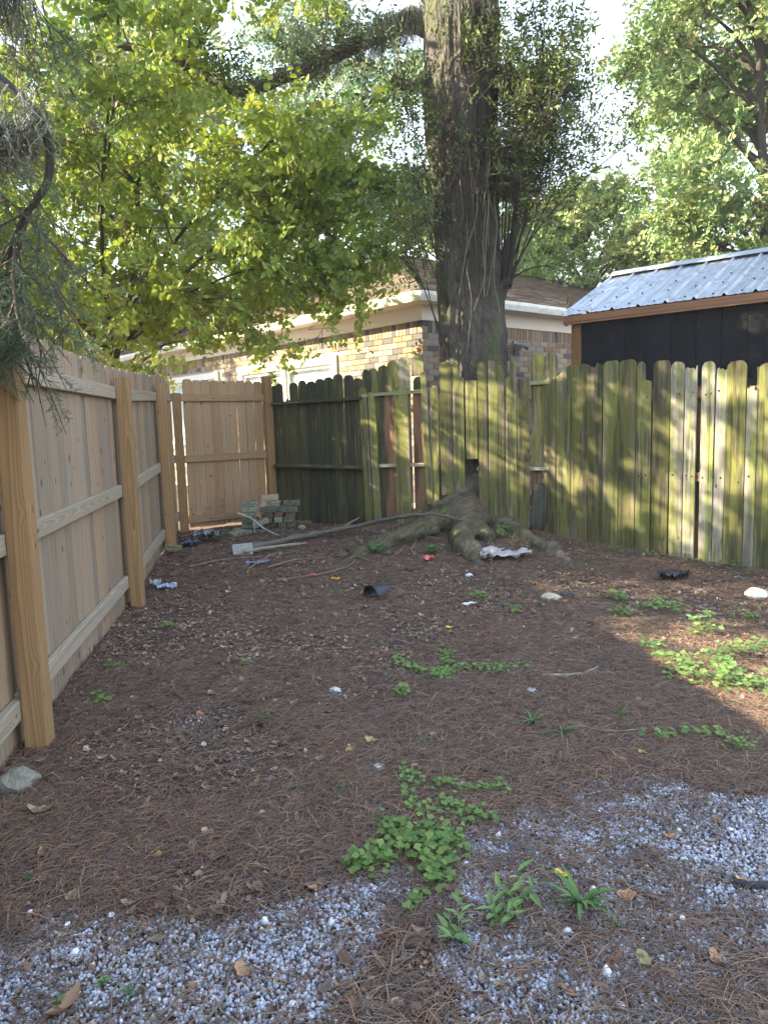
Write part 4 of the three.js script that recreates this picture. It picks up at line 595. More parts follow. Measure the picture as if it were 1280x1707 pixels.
  for (let i = 0; i < 34; i++) { const a = rr(1.0, 2.6), y0 = rr(2.6, 4.6), r = 0.40, x0 = 1.03 + Math.cos(a) * r * 1.0, z0 = -8.72 + Math.sin(a) * r; limbs.push({ p: [[x0, y0, z0], [x0 + rr(-0.03, 0.05), y0 + 0.3, z0 + 0.05], [x0 + rr(-0.06, 0.1), y0 + rr(0.6, 0.9), z0 + 0.06], [x0 + rr(-0.1, 0.12), y0 + rr(1.0, 1.4), z0 + 0.08]], r0: 0.011, r1: 0.004, dens: i % 4 ? 0 : 2, from: 0.6 }); }
  const cr = crown(limbs, { dens: 5, l1: 0.62, n2: 4, l2: 0.36, n3: 3, droop: 0.03, lift: 0.2, tint: greenTint([0.6, 0.65, 0.6], [1.4, 1.3, 0.9], 1.2), cull: (p) => sunClear(p, 0.03) || (p.x > 0.6 && p.x < 1.5 && p.z > -8.75 && p.y < 5.0 && rnd() < 0.88) || (p.x > 1.4 && p.y < 5.8 && rnd() < 0.35 + 0.4 * sstep(0.42, 0.6, fbm(p.x * 1.4, p.y * 1.4, p.z * 1.4, 2))) });
  console.log('oak sprigs', cr.sp.length); plant(T, cr, barkM, sprigs, lm);
  // aerial dead shoots hanging down the trunk face
  const dd = new MB(); for (let i = 0; i < 16; i++) { const x = 0.95 + rr(-0.12, 0.35), y = rr(3.0, 4.4), z = -8.30 + rr(-0.03, 0.05); dd.tube(curve([[x, y, z], [x + rr(-0.05, 0.05), y - 0.35, z + 0.02], [x + rr(-0.1, 0.1), y - rr(0.6, 1.1), z - 0.01]], 8), Array(9).fill(0.006), 4, col(0.12, 0.10, 0.07)); } part(T, 'dead_shoots', dd.geo(), twigM);
}
// ------------------------------------------------------------------ trees beyond
function farTree(name, label, x, z, h, R0, o) {
  reseed(o.seed); const t = thing(name, label, 'tree', [x, 0, z], 0, 'trees beyond the fence'); const wood = new MB(), ctr = [], y0 = o.y0 ?? h * 0.3;
  wood.tube(curve([[0, -0.1, 0], [rr(-0.2, 0.2), h * 0.3, rr(-0.2, 0.2)], [rr(-0.4, 0.4), h * 0.6, 0.2], [0, h * 0.9, 0]], 12), Array.from({ length: 13 }, (_, i) => lerp(h * (o.tr ?? 0.018), 0.03, i / 12)), 8);
  for (let i = 0; i < o.clumps; i++) { const g = rr(0, 6.28), v = rnd(), y = lerp(y0, h, v), rad = R0 * Math.pow(Math.sin(Math.PI * clamp(0.12 + 0.82 * v)), 0.6) * Math.sqrt(rr(0.1, 1)); const c = V(Math.cos(g) * rad, y, Math.sin(g) * rad); ctr.push(c); const b = V(0, Math.max(0.5, y - rad * 0.7), 0); wood.tube(curve([b, b.clone().lerp(c, 0.5).add(V(0, 0.3, 0)), c], 6), [0.07, 0.06, 0.05, 0.04, 0.03, 0.02, 0.012], 5); }
  part(t, 'trunk', wood.geo(), barkM); const list = [], w = V(x, 0, z), q = V();
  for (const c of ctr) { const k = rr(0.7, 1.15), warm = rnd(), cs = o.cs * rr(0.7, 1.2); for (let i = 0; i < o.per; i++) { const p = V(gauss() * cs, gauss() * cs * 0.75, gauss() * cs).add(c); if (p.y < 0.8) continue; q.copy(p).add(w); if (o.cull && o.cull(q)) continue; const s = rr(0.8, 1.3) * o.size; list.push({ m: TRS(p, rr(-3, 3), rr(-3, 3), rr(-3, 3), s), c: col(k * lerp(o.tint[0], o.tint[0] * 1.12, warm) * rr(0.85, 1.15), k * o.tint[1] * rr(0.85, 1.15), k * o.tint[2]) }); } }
  farSprigs.forEach((g, k) => copies('foliage', g, farLeaf, list.filter((_, i) => i % 2 === k), t)); return t;
}
const farSprigs = [1, 2].map((k) => sprig(760 + k, { n: 12, len: 0.5, L: 0.15, W: 0.6, c: [0.27, 0.33, 0.12], twig: 0, round: true })), farLeaf = leafMat(0.6, 0.4);
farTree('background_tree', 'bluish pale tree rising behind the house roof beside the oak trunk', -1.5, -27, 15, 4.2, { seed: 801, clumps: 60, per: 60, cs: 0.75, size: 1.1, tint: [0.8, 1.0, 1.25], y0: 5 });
farTree('background_tree', 'broad tree behind the forked tree over the house roof', -7.5, -24, 13, 5, { seed: 802, clumps: 60, per: 60, cs: 0.8, size: 1.1, tint: [0.9, 1.0, 0.8], y0: 4 });
farTree('background_tree', 'tree at the far edge beyond the long pine fence', -14.5, -20, 13, 5, { seed: 803, clumps: 60, per: 60, cs: 0.85, size: 1.1, tint: [0.9, 1.0, 0.7], y0: 1.5 });
farTree('background_tree', 'tall vine-draped tree above the shed roof at the picture edge', 8.7, -17.5, 15, 2.7, { seed: 804, clumps: 95, per: 75, cs: 0.6, size: 0.9, tint: [0.85, 1.05, 1.0], y0: 2.5, tr: 0.011 });
farTree('background_tree', 'low round yellow-green tree between the house roof and the shed', 6.6, -24, 8.6, 3.2, { seed: 805, clumps: 45, per: 70, cs: 0.7, size: 1.0, tint: [1.0, 1.15, 0.95], y0: 2.5 });
farTree('background_tree', 'pale tree with hanging moss high over the metal roof', 12.0, -22, 20, 4.2, { seed: 806, clumps: 42, per: 45, cs: 0.8, size: 1.0, tint: [0.95, 1.1, 0.95], y0: 9 });
farTree('background_tree', 'small tree showing just past the oak trunk above the roof ridge', 4.0, -30, 11, 3.5, { seed: 807, clumps: 40, per: 60, cs: 0.8, size: 1.1, tint: [1.0, 1.05, 0.85], y0: 4 });
{ // far wood that closes the view
  reseed(820); const list = []; for (let i = 0; i < 16000; i++) { const x = rr(-60, 60), z = -48 - rr(0, 14), h = 5 + 7 * fbm(x * 0.13, 3, 0, 3), y = Math.pow(rnd(), 0.8) * h; list.push({ m: TRS(V(x, y, z), rr(-3, 3), rr(-3, 3), rr(-3, 3), rr(2, 3.4)), c: col(0.9 * rr(0.8, 1.2), rr(0.85, 1.15), 0.9) }); }
  const m = copies('distant_woods', farSprigs[0], farLeaf, list); tag(m, 'distant band of woodland closing the view behind the house', 'woods', null, 'stuff');
}

// ------------------------------------------------------------------ loose cover on the ground
const onG = (x, z, dy = 0) => V(x, gh(x, z) + dy, z);
function inYard(x, z) {                                     // this side of the fences
  const lx = -1.546 - 0.1526 / 0.9883 * (-(z + 3.144)) - 0.07; if (x < lx) return false; if (z < -9.05 + 0.49 * (x + 0.2) && x > -0.3 && x < 1.9) return false; if (x >= 1.85 && z < -7.95 + (x - 1.85) * 1.18 + 0.05) return false; if (x <= -0.3 && z < -9.05 - 0.82 * (-0.3 - x) && x > -1.5) return false; if (x <= -1.4 && z < -9.9 + (-1.5 - x) * 0.9) return false; return z > -10;
}
const gravelEdge = (x) => x < -0.4 ? lerp(-2.12, -2.25, clamp((x + 1.2) / 0.8)) : x < 0.5 ? lerp(-2.25, -2.72, (x + 0.4) / 0.9) : lerp(-2.72, -3.0, clamp((x - 0.5) / 1.1));
const gravelAt = (x, z) => { const e = gravelEdge(x), zone = sstep(e - 0.1, e + 0.5, z) * (x < -0.4 ? 0.8 : 1); const n = fbm(x * 2.3 + 11, z * 3.4 + 4, 0, 3); return clamp(sstep(0.64 - 0.36 * zone, 0.74 - 0.36 * zone, n) * zone * 1.35); };
{
  const stones = [1, 2, 3, 4].map((k) => { reseed(900 + k); const g = new THREE.IcosahedronGeometry(1, 1), P = g.attributes.position, s = [rr(0.7, 1), rr(0.5, 0.8), rr(0.8, 1.2)]; for (let i = 0; i < P.count; i++) { const x = P.getX(i), y = P.getY(i), z = P.getZ(i), r = 0.72 + 0.5 * n3(x * 1.6 + k * 9, y * 1.6 + 4, z * 1.6 + 7); P.setXYZ(i, x * r * s[0], y * r * s[1], z * r * s[2]); } g.computeVertexNormals(); return g; });
  reseed(910); const lists = [[], [], [], []]; let n = 0;
  const add = (x, z, s, c, dy = 0.3) => lists[n++ % 4].push({ m: TRS(onG(x, z, s * dy), rr(-3, 3), rr(-3, 3), rr(-3, 3), s), c });
  const tone = () => { const k = rr(0.16, 0.5) * (rnd() < 0.15 ? 1.35 : 1), w = rr(-0.05, 0.06); return col(k * (0.95 + w), k * 0.97, k * (1.06 - w)); };
  for (let i = 0; i < 205000; i++) { const z = -rr(1.0, 3.6), x = rr(-1.6, 2.7); const d = gravelAt(x, z); if (rnd() > d * 0.8 || !inYard(x, z)) continue; add(x, z, rr(0.0035, 0.0068), tone(), rr(0, 1.0)); }
  for (let i = 0; i < 2600; i++) { const z = -1.4 - 4.6 * Math.pow(rnd(), 1.4), x = rr(-2, 3); if (!inYard(x, z) || fbm(x * 1.6 + 3, z * 1.6, 0, 3) < 0.5) continue; add(x, z, rr(0.003, 0.007), rnd() < 0.5 ? col(0.6, 0.58, 0.53) : tone()); }
  for (const [cx, cz, r, k] of [[-1.0, -3.35, 0.22, 130], [-0.85, -3.6, 0.2, 110], [-1.1, -2.7, 0.2, 90], [-1.2, -2.35, 0.2, 60], [0.5, -3.0, 0.12, 60], [-0.6, -4.4, 0.4, 40], [0.9, -2.95, 0.2, 70]]) for (let i = 0; i < k; i++) { const x = cx + gauss() * r, z = cz + gauss() * r; if (inYard(x, z)) add(x, z, rr(0.003, 0.0062), rnd() < 0.6 ? col(0.62, 0.60, 0.54) : tone()); }
  for (let i = 0; i < 60; i++) { const z = -rr(1.4, 2.6), x = rr(-0.62, 0.7) * -z; if (gravelAt(x, z) > 0.2) add(x, z, rr(0.009, 0.016), col(0.62, 0.6, 0.58), 0.4); }
  const gm = std({ roughness: 0.85, bumpMap: null }); const G = new THREE.Group(); G.name = 'gravel'; tag(G, 'pale bluish grey crushed stone scattered over the front of the yard', 'gravel', null, 'stuff'); scene.add(G);
  stones.forEach((g, k) => copies('stones', g, gm, lists[k], G)); console.log('stones', n);
}
{ // pine needles and fine stalks
  const bundle = (sd, k) => { reseed(sd); const mb = new MB(); for (let i = 0; i < k; i++) { const g = rr(0, 6.28), L = rr(0.03, 0.085), x = rr(-0.04, 0.04), z = rr(-0.04, 0.04), bend = rr(-0.5, 0.5), w = rr(0.0006, 0.0012), h0 = rr(0, 0.008), h1 = rr(0, 0.014), c = rnd(), cc = mix3([0.12, 0.06, 0.035], c < 0.5 ? [0.30, 0.20, 0.12] : [0.19, 0.15, 0.12], rnd()), P = (t) => V(x + Math.cos(g + bend * t) * L * t, lerp(h0, h1, t) + 0.008 * Math.sin(t * 3.1), z + Math.sin(g + bend * t) * L * t); const pts = [P(0), P(0.33), P(0.66), P(1)]; mb.tube(pts, [w, w, w, w * 0.5], 3, col(...cc)); } return mb.geo(); };
  const B = [1, 2, 3].map((k) => bundle(930 + k, 7)); reseed(940); const lists = [[], [], []]; let n = 0;
  for (let i = 0; i < 95000; i++) { const z = -1.3 - 7.6 * Math.pow(rnd(), 1.75), x = lerp(-0.75, 1.0, rnd()) * -z + 0; if (!inYard(x, z)) continue; const d = gravelAt(x, z), m = sstep(0.32, 0.6, fbm(x * 1.3, z * 1.3 + 20, 0, 3)); if (rnd() > (1 - 0.8 * d) * (0.2 + 0.8 * m)) continue; const k = rr(0.65, 1.25), red = rr(0.9, 1.2); lists[n++ % 3].push({ m: TRS(onG(x, z, 0.003), gauss() * 0.15, rr(-3, 3), gauss() * 0.15, rr(0.7, 1.3)), c: col(k * red, k, k) }); }
  const G = new THREE.Group(); G.name = 'pine_needles'; tag(G, 'rust-brown pine needles strewn thickly over the yard', 'pine needles', null, 'stuff'); scene.add(G); const nm = std({ vertexColors: true, roughness: 0.8 }); B.forEach((g, k) => copies('needles', g, nm, lists[k], G)); console.log('needles', n);
}
function deadLeaf(L, W, curl, sd) {                         // curled oval blade with thickness-free but bent surface, midrib crease
  reseed(sd); const mb = new MB(), N = 6, c = col(1, 1, 1), row = []; const tw = rr(-0.5, 0.5);
  for (let i = 0; i <= N; i++) { const t = i / N, w = W * Math.pow(Math.sin(Math.PI * (0.04 + 0.92 * t)), 0.75) * (1 + 0.28 * Math.sin(i * 2.3 + sd)), a = curl * (t - 0.5) * 2, y = L * 0.18 * curl * (t - 0.5) ** 2 * 4; row.push([V(-w, y + 0.25 * w * curl + tw * w * t, L * (t - 0.5)), V(0, y - 0.02 * L, L * (t - 0.5)), V(w, y + 0.35 * w * curl - tw * w * t, L * (t - 0.5))]); }
  const id = row.map((r, i) => r.map((p) => mb.v(p, V(0, 1, 0), 0, 0, c))); for (let i = 0; i < N; i++) for (let k = 0; k < 2; k++) { mb.tri(id[i][k], id[i + 1][k], id[i][k + 1]); mb.tri(id[i][k + 1], id[i + 1][k], id[i + 1][k + 1]); } return mb.geo(true);
}
{ // leaf litter, bark bits
  const G = new THREE.Group(); G.name = 'leaf_litter'; tag(G, 'dry brown leaf fragments and bark bits lying all over the yard', 'leaf litter', null, 'stuff'); scene.add(G); const lm = std({ roughness: 0.85 });
  const geos = [deadLeaf(1.2, 0.2, 0.9, 1), deadLeaf(1.1, 0.24, 1.7, 2), deadLeaf(1.3, 0.12, 0.5, 3), deadLeaf(0.9, 0.34, 1.8, 4)]; reseed(950); const lists = [[], [], [], []]; let n = 0;
  const pal = [[0.17, 0.10, 0.06], [0.24, 0.16, 0.10], [0.12, 0.075, 0.05], [0.27, 0.20, 0.14], [0.17, 0.14, 0.115], [0.09, 0.06, 0.045], [0.24, 0.12, 0.06], [0.14, 0.085, 0.055]];
  for (let i = 0; i < 72000; i++) { const z = -1.3 - 7.8 * Math.pow(rnd(), 1.35), x = lerp(-0.75, 1.0, rnd()) * -z; if (!inYard(x, z)) continue; const d = gravelAt(x, z); if (rnd() < d * 0.82) continue; const near = fbm(x * 1.1 + 50, z * 1.1, 0, 3), s = (rnd() < 0.06 ? rr(0.028, 0.05) : rr(0.007, 0.024)) * (z < -5 ? 1.25 : 1), p = pal[ri(8)], k = rr(0.7, 1.5) * (0.8 + 0.4 * near); lists[n++ % 4].push({ m: TRS(onG(x, z, 0.003 + s * 0.06 + rr(0, 0.006)), gauss() * 0.45, rr(-3, 3), gauss() * 0.45, s), c: col(p[0] * k, p[1] * k, p[2] * k) }); }
  for (let i = 0; i < 15000; i++) { const z = -4.2 - 5.2 * rnd(), x = lerp(-0.42, 0.52, rnd()) * -z; if (!inYard(x, z)) continue; const s = rr(0.012, 0.042), p = pal[ri(8)], k = rr(0.9, 1.9); if (rnd() > 0.25 + fbm(x * 1.5 + 7, z * 1.5, 0, 3)) continue; lists[n++ % 4].push({ m: TRS(onG(x, z, 0.004 + s * 0.08), gauss() * 0.5, rr(-3, 3), gauss() * 0.5, s), c: col(p[0] * k, p[1] * k, p[2] * k) }); }
  geos.forEach((g, k) => copies('dead_leaves', g, lm, lists[k], G));
  const chip = new THREE.BoxGeometry(1, 0.22, 0.35, 1, 1, 1), cl = []; for (let i = 0; i < 26000; i++) { const z = -1.3 - 7.6 * Math.pow(rnd(), 1.4), x = lerp(-0.75, 1.0, rnd()) * -z; if (!inYard(x, z) || rnd() < gravelAt(x, z) * 0.6) continue; const s = rr(0.004, 0.017) * (z < -4 ? 1.3 : 1), b = rnd(), c = b < 0.14 ? [0.5, 0.44, 0.36] : b < 0.5 ? [0.055, 0.04, 0.034] : b < 0.75 ? [0.3, 0.22, 0.15] : [0.17, 0.10, 0.06]; cl.push({ m: TRS(onG(x, z, 0.004), gauss() * 0.3, rr(-3, 3), gauss() * 0.3, s), c: col(...c.map((v) => v * rr(0.7, 1.2))) }); } copies('bark_bits', chip, lm, cl, G);
  const tw = (() => { reseed(957); const mb = new MB(); mb.tube(curve([[-0.5, 0, 0], [-0.2, 0.02, 0.06], [0.15, 0.03, -0.03], [0.5, 0.01, 0.04]], 8), [0.016, 0.016, 0.015, 0.015, 0.014, 0.013, 0.012, 0.010, 0.007], 5); mb.tube([V(0.1, 0.03, 0), V(0.25, 0.05, 0.14)], [0.009, 0.004], 4); return mb.geo(); })(), tl = []; reseed(958);
  for (let i = 0; i < 2200; i++) { const z = -1.4 - 7.4 * Math.pow(rnd(), 1.2), x = lerp(-0.75, 1.0, rnd()) * -z; if (!inYard(x, z)) continue; const s = rr(0.05, 0.24), k = rr(0.5, 1.9); tl.push({ m: TRS(onG(x, z, 0.006), 0, rr(-3, 3), gauss() * 0.04, V(s, s * 0.8, s)), c: col(0.17 * k, 0.125 * k, 0.085 * k) }); } copies('twigs', tw, lm, tl, G); console.log('leaves', n);
}
// ------------------------------------------------------------------ single fallen leaves one can pick out
{
  const mk = (c) => std({ color: col(...c), roughness: 0.75 }), O = [
    [1.02, -2.88, 0.06, [0.62, 0.36, 0.06], 'bright yellow curled leaf lying on litter below the sunlit weeds', 0.3], [-0.08, -3.06, 0.085, [0.30, 0.24, 0.07], 'large olive-yellow leaf lying on needles in mid yard', 1.1], [-0.17, -2.96, 0.07, [0.45, 0.27, 0.09], 'tan curled leaf beside the olive-yellow leaf', 0.4],
    [0.90, -2.28, 0.05, [0.50, 0.20, 0.03], 'small orange-brown leaf lying near the gravel edge', 2], [0.505, -2.08, 0.07, [0.62, 0.36, 0.05], 'golden yellow leaf standing behind the broad grass tuft', 0.8], [-1.27, -2.53, 0.12, [0.26, 0.19, 0.12], 'big pale brown dead leaf near the foot of the pine fence', 1.5],
    [-0.76, -2.25, 0.06, [0.45, 0.24, 0.05], 'ochre folded leaf on dark needles toward the pine fence', 0.1], [0.41, -4.8, 0.07, [0.65, 0.38, 0.05], 'yellow scrap of leaf in the middle of the yard', 1.3], [0.16, -2.02, 0.055, [0.22, 0.09, 0.05], 'rusty red leaf lying on gravel beside the leafy weeds', 1.4], [0.66, -1.98, 0.07, [0.33, 0.16, 0.08], 'reddish flat leaf on gravel beyond the broad grass tuft', 1.55],
    [-0.39, -1.72, 0.07, [0.30, 0.17, 0.08], 'tan folded leaf at the edge of a gravel patch', 0.7], [0.80, -1.72, 0.06, [0.36, 0.18, 0.09], 'pinkish brown leaf at the lower corner of the gravel', 0.1], [-0.68, -2.0, 0.05, [0.32, 0.15, 0.07], 'small rust leaf among scattered stones', 1.0], [0.28, -2.62, 0.09, [0.24, 0.13, 0.09], 'dull red-brown leaf under the creeping ivy', 0.5], [-0.79, -1.62, 0.12, [0.33, 0.20, 0.12], 'long tan leaf at the bottom edge of the picture', -0.5], [0.62, -1.72, 0.07, [0.22, 0.20, 0.08], 'dull green-brown leaf lying on the lower gravel', 0.2], [1.01, -2.02, 0.05, [0.5, 0.28, 0.12], 'tiny bright tan leaf on gravel near the picture edge', 0.9],
  ];
  O.forEach(([x, z, L, c, lb, a], i) => { const m = solo('fallen_leaf', deadLeaf(L * 0.8, L * 0.23, 0.9 + (i % 3) * 0.4, 40 + i), mk(c), lb, 'leaf', 'single fallen leaves'); m.position.copy(onG(x, z, 0.014)); m.rotation.set(gaussAt(i) * 0.3, a, gaussAt(i + 7) * 0.3); });
}
function gaussAt(i) { return hash(i, 3, 7) + hash(i, 8, 1) - 1; }

// ------------------------------------------------------------------ weeds
const weedMat = new THREE.MeshPhysicalMaterial({ vertexColors: true, roughness: 0.65, transmission: 0.3, thickness: 0, side: THREE.DoubleSide, specularIntensity: 0.5 });
function disc(mb, p, r, nx, nz, c) { const n = V(nx, 1, nz).normalize(), a = V(1, 0, 0).addScaledVector(n, -n.x).normalize(), b = V().crossVectors(n, a), k = 9, o = rr(0, 6.28), id0 = mb.v(p.clone().addScaledVector(n, -r * 0.15), n, 0, 0, c), ring = []; for (let i = 0; i < k; i++) { const g = o + i / k * 6.283, rad = r * (i === 0 ? 0.4 : i % 2 ? rr(0.95, 1.12) : rr(0.74, 0.9)); ring.push(mb.v(p.clone().addScaledVector(a, Math.cos(g) * rad).addScaledVector(b, Math.sin(g) * rad).addScaledVector(n, r * 0.12 * Math.sin(g * 2)), n, 0, 0, c)); } for (let i = 0; i < k; i++) mb.tri(id0, ring[i], ring[(i + 1) % k]); }
function ivy(sd, paths, spread, per, size, label, lift = 1, tint = [0.12, 0.2, 0.042]) {
  reseed(sd); const t = thing('ground_ivy', label, 'weed', [0, 0, 0], 0, 'creeping weeds'), L = new MB(), S = new MB();
  for (const path of paths) {
    const pts = curve(path.map(([x, z]) => onG(x, z, 0.008)), 24); S.tube(pts, pts.map(() => 0.0012), 3, col(0.12, 0.13, 0.05));
    for (let i = 0; i < per; i++) { const q = pts[ri(25)], x = q.x + gauss() * spread, z = q.z + gauss() * spread * 1.2, h = rr(0.008, 0.04) * lift, p = onG(x, z, h), k = rr(0.7, 1.3), y = rr(0.85, 1.25); S.tube([onG(x + rr(-0.01, 0.01), z + rr(-0.01, 0.01), 0), p], [0.0009, 0.0007], 3, col(0.14, 0.16, 0.06)); disc(L, p, size * rr(0.6, 1.15), rr(-0.4, 0.4), rr(-0.1, 0.6), col(tint[0] * k * y, tint[1] * k, tint[2] * k)); }
  }
  part(t, 'leaves', L.geo(), weedMat).userData.kind = 'stuff'; part(t, 'stems', S.geo(), twigM); return t;
}
ivy(1001, [[[0.05, -4.22], [0.12, -4.05], [0.22, -3.95], [0.3, -3.88]], [[0.34, -4.35], [0.33, -4.15], [0.32, -3.98], [0.28, -3.88]], [[0.3, -3.95], [0.45, -3.98], [0.6, -3.97], [0.78, -4.0]]], 0.045, 110, 0.0135, 'branching patch of creeping ivy across the middle of the yard');
ivy(1002, [[[0.05, -2.82], [0.06, -2.68], [0.05, -2.55], [0.1, -2.45]], [[0.1, -2.66], [0.2, -2.62], [0.3, -2.6], [0.41, -2.62]], [[0.15, -2.52], [0.22, -2.46], [0.28, -2.42], [0.34, -2.4]]], 0.035, 80, 0.012, 'upper runners of the ivy mat above the gravel', 1.2);
ivy(1003, [[[-0.02, -2.34], [0.05, -2.34], [0.12, -2.3], [0.2, -2.3]], [[0.02, -2.26], [0.08, -2.24], [0.14, -2.22], [0.2, -2.25]], [[0.12, -2.2], [0.13, -2.14], [0.12, -2.08], [0.13, -2.04]], [[-0.02, -2.2], [-0.05, -2.18], [-0.09, -2.16], [-0.12, -2.14]]], 0.045, 110, 0.0145, 'densest clump of green ivy at the gravel edge', 1.6);
ivy(1004, [[[0.06, -1.99], [0.055, -1.96], [0.05, -1.93]]], 0.018, 14, 0.014, 'tiny ivy shoot alone on the gravel below the clump');
ivy(1005, [[[1.58, -4.32], [1.55, -4.1], [1.6, -3.9], [1.52, -3.75]], [[1.52, -3.75], [1.65, -3.65], [1.8, -3.55], [1.9, -3.6]], [[1.75, -4.0], [1.8, -3.85], [1.75, -3.7], [1.7, -3.6]], [[1.85, -4.05], [2.0, -4.1], [2.15, -4.15], [2.3, -4.1]]], 0.07, 130, 0.016, 'wide bright sunlit patch of round-leaved weeds', 2, [0.13, 0.22, 0.05]);
ivy(1006, [[[1.9, -4.48], [1.95, -4.5], [2.0, -4.48]]], 0.05, 42, 0.02, 'small upright sunlit weed at the top of the bright patch', 4, [0.14, 0.23, 0.06]);
ivy(1007, [[[1.85, -5.15], [1.95, -5.1], [2.05, -5.05]]], 0.09, 60, 0.02, 'shaded round-leaved weed tuft near the mossy fence', 2);
ivy(1008, [[[1.7, -5.45], [1.74, -5.4]], [[1.58, -5.0], [1.65, -4.98]]], 0.06, 30, 0.018, 'pair of faint weed tufts in front of the mossy fence', 2);
ivy(1009, [[[2.3, -4.85], [2.38, -4.8], [2.45, -4.8]]], 0.05, 30, 0.018, 'weed tuft by the picture edge below the mossy fence', 2);
ivy(1010, [[[1.08, -3.03], [1.2, -3.02], [1.32, -3.05], [1.42, -3.02]]], 0.03, 44, 0.017, 'short row of shaded weeds below the sunlit patch');
ivy(1011, [[[1.38, -2.9], [1.42, -2.88], [1.46, -2.9]]], 0.035, 60, 0.009, 'low moss-like green tuft at the picture edge', 1.6);
ivy(1012, [[[0.06, -3.7], [0.08, -3.62]]], 0.035, 22, 0.016, 'small weed under the end of the branching ivy', 1.4);
ivy(1013, [[[-1.62, -4.2], [-1.55, -4.15]], [[-1.55, -3.78], [-1.45, -3.66]]], 0.05, 22, 0.016, 'thin weeds along the foot of the pine fence', 1.2);
ivy(1014, [[[-1.56, -5.05], [-1.5, -5.02]]], 0.04, 18, 0.018, 'small weed in front of the second fence post');
ivy(1015, [[[-0.86, -4.2], [-0.82, -4.16]]], 0.03, 14, 0.014, 'lone sprout between the fence and the branching ivy');
ivy(1016, [[[-0.1, -7.28], [0.0, -7.3]]], 0.06, 40, 0.026, 'dark leafy sprout at the foot of the long oak root', 2.5, [0.06, 0.12, 0.03]);
ivy(1017, [[[0.44, -7.2], [0.52, -7.18]]], 0.05, 36, 0.024, 'dark leafy sprout between two oak roots', 2.5, [0.06, 0.12, 0.03]);
ivy(1018, [[[0.7, -5.6], [0.74, -5.58]], [[0.88, -5.2], [0.94, -5.22]]], 0.05, 20, 0.018, 'pair of thin weeds in front of the oak roots', 1.6);
ivy(1019, [[[1.22, -7.75], [1.26, -7.72]]], 0.04, 26, 0.024, 'little green seedling at the fence foot beside the roots', 4, [0.08, 0.15, 0.04]);
ivy(1020, [[[2.15, -7.15], [2.5, -6.85], [2.85, -6.5], [3.1, -6.2]]], 0.07, 60, 0.02, 'straggling weeds along the foot of the mossy fence', 2, [0.09, 0.15, 0.05]);
ivy(1021, [[[0.6, -8.12], [0.66, -8.02]]], 0.05, 30, 0.026, 'leafy sprig in the fence gap beside the buttress root', 9, [0.10, 0.16, 0.05]);
function blades(sd, name, label, x, z, n, len, w, tint, flop) {
  reseed(sd); const t = thing(name, label, 'weed', [x, gh(x, z) - 0.002, z], 0, 'grassy weeds');
  for (let i = 0; i < n; i++) { const g = rr(0, 6.28), L = len * rr(0.6, 1.1), f = flop * rr(0.6, 1.3), mb = new MB(), k = rr(0.75, 1.25), c = col(tint[0] * k, tint[1] * k, tint[2] * k), N = 5, d = V(Math.cos(g), 0, Math.sin(g)), s = V(-Math.sin(g), 0, Math.cos(g)), ids = []; for (let j = 0; j <= N; j++) { const u = j / N, y = L * (u - f * 0.75 * u * u) * 0.9, r = L * (0.15 * u + f * 0.75 * u * u), ww = w * Math.pow(Math.sin(Math.PI * (0.12 + 0.86 * u)), 0.8), p = d.clone().multiplyScalar(r).add(V(rr(-0.002, 0.002), y + 0.004, 0)); ids.push([mb.v(p.clone().addScaledVector(s, ww), V(0, 1, 0), 0, 0, c), mb.v(p.clone().add(V(0, -ww * 0.4, 0)), V(0, 1, 0), 0, 0, c), mb.v(p.clone().addScaledVector(s, -ww), V(0, 1, 0), 0, 0, c)]); } for (let j = 0; j < N; j++) for (let q = 0; q < 2; q++) { mb.tri(ids[j][q], ids[j][q + 1], ids[j + 1][q]); mb.tri(ids[j][q + 1], ids[j + 1][q + 1], ids[j + 1][q]); } part(t, n > 24 ? 'blade' : 'blade', mb.geo(true), weedMat); }
  return t;
}
function leafyWeed(sd, label, x, z, stems, h, L, tint) {    // several soft stems with paired pointed leaves
  reseed(sd); const t = thing('leafy_weed', label, 'weed', [x, gh(x, z) - 0.002, z], 0, 'leafy weeds');
  for (let i = 0; i < stems; i++) {
    const g = rr(0, 6.28), lean = rr(0.25, 0.95), hh = h * rr(0.6, 1.1), d = V(Math.cos(g) * lean, 1, Math.sin(g) * lean).normalize(), pts = [0, 0.35, 0.7, 1].map((u) => d.clone().multiplyScalar(u * hh).add(V(0, -0.25 * hh * lean * u * u, 0))), sm = new MB(), lf = new MB(); sm.tube(pts, [0.0016, 0.0014, 0.0012, 0.0008], 4, col(0.16, 0.2, 0.07));
    const n = 4 + ri(3); for (let j = 0; j < n; j++) { const u = 0.25 + 0.75 * j / (n - 1), k = Math.min(2, Math.floor(u * 2.99)), p = pts[k].clone().lerp(pts[k + 1], u * 3 - k > 1 ? 1 : Math.max(0, u * 3 - k)), a = g + (j % 2 ? 1.3 : -1.3) + rr(-0.5, 0.5), dir = V(Math.cos(a), rr(-0.1, 0.5) + (j === n - 1 ? 0.8 : 0), Math.sin(a)).normalize(), q = rr(0.75, 1.25), y = rr(0.9, 1.2), l = L * rr(0.65, 1.15); leaf(lf, p, dir, V(rr(-0.2, 0.2), 1, rr(-0.2, 0.2)).normalize(), l, l * 0.36, col(tint[0] * q * y, tint[1] * q, tint[2] * q)); }
    const st = part(t, 'stem', sm.geo(), twigM); part(st, 'leaves', lf.geo(), weedMat);
  }
  return t;
}
blades(1101, 'grass_tuft', 'broad-bladed grass tuft growing through the gravel', 0.515, -1.93, 18, 0.17, 0.0075, [0.10, 0.19, 0.045], 0.7);
